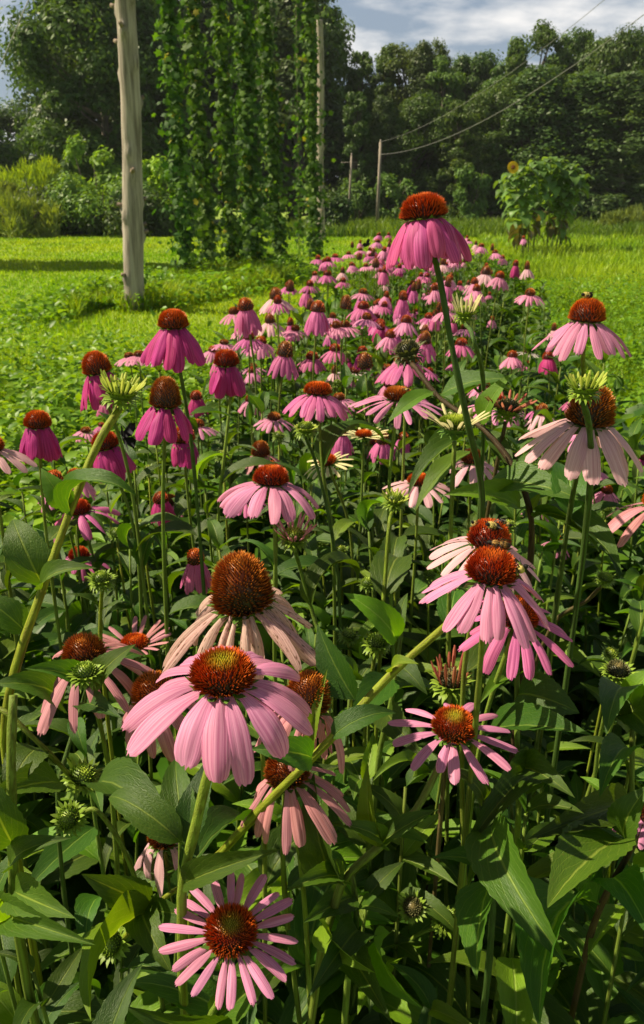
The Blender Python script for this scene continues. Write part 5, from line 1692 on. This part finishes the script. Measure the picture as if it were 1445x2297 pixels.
# the crowd at the back
rr = random.Random(77)
kinds = ['pskirt', 'pspread', 'skirt', 'spread', 'spread', 'bell', 'skirt', 'pspread', 'pale', 'bare', 'magb', 'skirt', 'round']
cnt = 0
for i in range(265):
    u = rr.random()
    y = 1.9 + 5.2 * u ** .85
    x = BEDC(y) + rr.gauss(-.05, .27)
    if abs(x - BEDC(y)) > .62: continue
    z = rr.uniform(1.00, 1.16) if rr.random() < .8 else rr.uniform(.85, 1.0)
    if x > BEDC(y) + .2 and rr.random() < .45: continue
    small(kinds[rr.randrange(len(kinds))], Vector((x, y, z)), 'small pink coneflower in the dense crowd at the back of the bed', 'coneflowers crowded at the back of the bed', rr.uniform(.55, .85))
for i in range(26):
    y = rr.uniform(1.1, 2.4)
    x = BEDC(y) + rr.uniform(-.5, .58)
    small(kinds[rr.randrange(len(kinds))], Vector((x, y, rr.uniform(.78, .98))), 'low pink coneflower half buried in the foliage of the middle bed', 'low coneflowers in the foliage of the middle bed', .9)


# small green buds among the middle stems
def bud_template(seedv, style):
    rr = random.Random(seedv)
    ro = empty('coneflower_bud', (0, 0, 0))
    head = Vector((0, 0, 1)); M = axis_frame((rr.uniform(-.15, .15), rr.uniform(-.15, .15), 1)); rb = .013
    mb = MB(); tube(mb, spline([head - Vector((0, 0, rb)), Vector((.02, .01, .5)), Vector((0, 0, 0))], 10), .0023, 6, BRIGHT, c2=GREEN); mb.build('stem', M_STEM, ro)
    mb = MB(); cone_geo(mb, M, head, rb * .85, rb * .8, 70, style, rr); mb.build('disc', M_CONE, ro, smooth=False)
    mb = MB(); calyx_geo(mb, M, head, rb, rr, 16, 1.0, (.15, .24, .035), rows=3, up=.05, zb=-.05); mb.build('bracts', M_CALYX, ro)
    for i in range(2):
        a = rr.uniform(0, 6.28); l = .10; p = Vector((.015, .01, .45 + .2 * i))
        add_leaf(ro, p, p + Vector((math.cos(a) * l, math.sin(a) * l, .03)), l * .36, (0, 0, 1), rr.randrange(8), True)
    return ro


BT = [bud_template(1, 'lime'), bud_template(2, 'bud')]
usedb = set()
for i in range(34):
    y = rr.uniform(.85, 2.6)
    x = BEDC(y) + rr.uniform(-.62, .6)
    t = rr.randrange(2)
    o = BT[t] if t not in usedb else copy_tree(BT[t])
    usedb.add(t)
    z = rr.uniform(.80, 1.0)
    o.location = (x, y, 0); o.rotation_euler = (0, 0, rr.uniform(0, 6.28)); o.scale = (1, 1, 1); o.scale = (z, z, z)
    tag(o, 'small spiky lime green coneflower bud among the middle stems', 'flower bud', 'small green buds among the middle stems')


# ---------------------------------------------------------------- bees and butterflies
M_BEE = attr_mat('bee_fuzz', .75, 0, noise=900.0)
M_WING, _n, _o = newmat('insect_wing')
_pr = N(_n, 'ShaderNodeBsdfPrincipled', Roughness=.25); _pr.inputs[0].default_value = (.10, .085, .06, 1); _pr.inputs['Alpha'].default_value = .6
_n.links.new(_pr.outputs[0], _o.inputs[0])


def bee(loc, fwd, up, label, s=1.0, honey=False):
    """bee about 16 mm long"""
    rr = random.Random(len(label))
    f = Vector(fwd).normalized(); u = Vector(up); u = (u - f * u.dot(f)).normalized(); l = u.cross(f)
    M = Matrix((f, l, u)).transposed()
    ro = empty('honeybee' if honey else 'bumblebee', loc)
    ro.rotation_euler = M.to_euler(); ro.scale = (s, s, s)
    blk = (.012, .010, .009); yel = (.50, .40, .12) if not honey else (.36, .20, .05)
    prof = [(-.0090, .0004, blk), (-.0082, .0020, blk), (-.0065, .0034, blk if not honey else (.05, .03, .01)), (-.0045, .0040, blk if not honey else yel), (-.0030, .0039, blk if not honey else (.04, .025, .01)), (-.0015, .0034, yel),
            (0, .0026, blk), (.0010, .0034, yel), (.0028, .0038, yel), (.0042, .0032, yel), (.0052, .0018, blk), (.0060, .0022, blk), (.0072, .0021, blk), (.0082, .0013, blk), (.0087, .0003, blk)]
    if honey: prof = [(a, b * .72, c) for a, b, c in prof]
    V = []; C = []; nu = 12
    for x, r, c in prof:
        for k in range(nu):
            a = 6.283 * k / nu
            V.append((x, r * math.cos(a), r * .92 * math.sin(a) + .004)); C.append(c)
    fs = [(i * nu + k, i * nu + (k + 1) % nu, (i + 1) * nu + (k + 1) % nu, (i + 1) * nu + k) for i in range(len(prof) - 1) for k in range(nu)]
    mb = MB(); mb.add(V, fs, None, np.array(C))
    # fuzz: short hairs on thorax and abdomen
    for i in range(500):
        q = rr.randrange(2, 10); x, r, c = prof[q]; a = rr.uniform(0, 6.283)
        p = Vector((x + rr.uniform(-.0008, .0008), r * math.cos(a), r * .92 * math.sin(a) + .004)); d = Vector((rr.uniform(-.5, .2), math.cos(a), math.sin(a))) * .0011
        t = Vector((0, -math.sin(a), math.cos(a))) * .00018
        mb.add([p - t, p + t, p + d], [(0, 1, 2)], None, c)
    mb.build('body', M_BEE, ro)
    for sy in (1, -1):
        for wx, wl, ww in ((.0015, .0105, .0034), (.0002, .0075, .0026)):
            V = []
            for k in range(10):
                a = 6.283 * k / 10
                V.append((wx - wl * .5 + wl * .5 * math.cos(a), sy * (.0022 + .0035 * (1 - math.cos(a)) * .5 + ww * .5 * math.sin(a) * sy), .0078 + .0006 * math.sin(a)))
            mb = MB(); mb.add(V, [tuple(range(10))]); mb.build('wing', M_WING, ro)
        for lx in (.0032, .0018, .0002):
            mb = MB(); tube(mb, [Vector((lx, sy * .002, .003)), Vector((lx + (lx - .0018) * .8, sy * .0052, .0034)), Vector((lx + (lx - .0018) * 1.8, sy * .0068, -.0008))], [.0005, .0004, .0002], 5, blk); mb.build('leg', M_BEE, ro)
        mb = MB(); tube(mb, [Vector((.0080, sy * .0008, .0052)), Vector((.0100, sy * .0018, .0066)), Vector((.0118, sy * .0024, .0056))], [.0002, .0002, .0002], 4, blk); mb.build('antenna', M_BEE, ro)
    return tag(ro, label, 'bee')


def on_cone(key, ang, a, lift=.0):
    """point and normal on a cone: polar angle a, azimuth ang (0 = right, 270 = towards the viewer)"""
    h, ax, rc, hc, M = FLOWER_POS[key]
    b = R(ang); sa, ca = math.sin(R(a)), math.cos(R(a))
    p = Vector((sa * rc * math.cos(b), sa * rc * math.sin(b), ca * hc))
    n = Vector((sa * math.cos(b) / rc, sa * math.sin(b) / rc, ca / hc)).normalized()
    q = axis_frame(ax)
    return h + q @ p + (q @ n) * lift, q @ n


def bee_on(key, ang, a, fwd, label, s=1.0, honey=False):
    p, n = on_cone(key, ang, a)
    bee(p, fwd, n, label, s, honey)


bee_on('B', 200, 12, (-1, -.3, .1), 'black bumblebee on top of the pale pink right-hand coneflower', .78)
bee_on('V', 250, 30, (-.9, -.3, .3), 'pale yellow bumblebee on the cone of the bloom behind', .82)
bee_on('V', 10, 42, (.9, -.3, -.2), 'dark bumblebee at the right of the hindmost bee cone', .7)
bee_on('V', 175, 48, (-.6, -.2, .6), 'bumblebee peeking at the left of the hindmost bee cone', .62)
bee_on('U', 60, 25, (-1, .2, .1), 'golden honeybee lying across the top of the front bee cone', 1.0, True)
bee_on('U', 350, 66, (.9, .1, .5), 'black bumblebee with yellow back clinging to the right of the front bee cone', .95)
bee_on('J', 200, 50, (-.5, -.4, .7), 'small pale-faced bumblebee on the dark magenta cup-shaped bloom', .6)
bee_on('t', 320, 40, (.6, -.6, .2), 'tiny pale bee on the wide pale pink bloom', .6)


def butterfly(loc, fwd, up, s, label):
    f = Vector(fwd).normalized(); u = Vector(up); u = (u - f * u.dot(f)).normalized(); l = u.cross(f)
    ro = empty('butterfly', loc); ro.rotation_euler = Matrix((f, l, u)).transposed().to_euler(); ro.scale = (s, s, s)
    mb = MB(); tube(mb, [Vector((-.014, 0, 0)), Vector((-.006, 0, .001)), Vector((.002, 0, .0015)), Vector((.007, 0, .001)), Vector((.010, 0, .001))], [.0006, .0016, .0018, .0014, .0005], 8, (.012, .012, .014)); mb.build('body', M_BEE, ro)
    for sy in (1, -1):
        for nm, pts in (('forewing', [(.004, .001), (.018, .020), (.016, .030), (.006, .027), (-.004, .016), (-.003, .001)]), ('hindwing', [(-.002, .001), (-.005, .016), (-.012, .022), (-.022, .016), (-.026, .013), (-.018, .006), (-.010, .001)])):
            V = [(x, sy * y * .5, y * .85) for x, y in pts] + [(x, sy * (y * .5 + .0004), y * .85 + .0003) for x, y in pts]
            m = len(pts)
            mb = MB(); mb.add(V, [tuple(range(m)), tuple(range(2 * m - 1, m - 1, -1))] + [(i, (i + 1) % m, m + (i + 1) % m, m + i) for i in range(m)], None, (.012, .013, .020)); mb.build(nm, M_BEE, ro)
    return tag(ro, label, 'butterfly')


p, n_ = on_cone('K', 330, 60)
butterfly(p + Vector((.016, -.006, .004)), (-.3, .2, 1), (.8, -.5, .2), .8, 'black butterfly beside the dark magenta bloom behind the slanting stem')
butterfly(P(826, 551, 5.0), (.8, 0, .4), (0, -.6, .8), 1.3, 'distant dark butterfly over the farthest coneflowers')
# ---------------------------------------------------------------- thin summer haze
mb = MB()
X0, X1, Y0, Y1, Z0, Z1 = -75, 75, -8, 90, -1.2, 26
mb.add([(x, y, z) for z in (Z0, Z1) for y in (Y0, Y1) for x in (X0, X1)], [(0, 2, 3, 1), (4, 5, 7, 6), (0, 1, 5, 4), (2, 6, 7, 3), (0, 4, 6, 2), (1, 3, 7, 5)])
m, n, out = newmat('haze_air')
pv = n.nodes.new('ShaderNodeVolumePrincipled')
pv.inputs['Color'].default_value = (.86, .93, 1.0, 1); pv.inputs['Density'].default_value = 0.0003; pv.inputs['Anisotropy'].default_value = 0.1
n.links.new(pv.outputs[0], out.inputs['Volume'])
o = mb.build('haze', m, smooth=False)
tag(o, 'thin pale summer haze over the field', 'haze', kind='stuff')
print('objects', len(COL.objects))
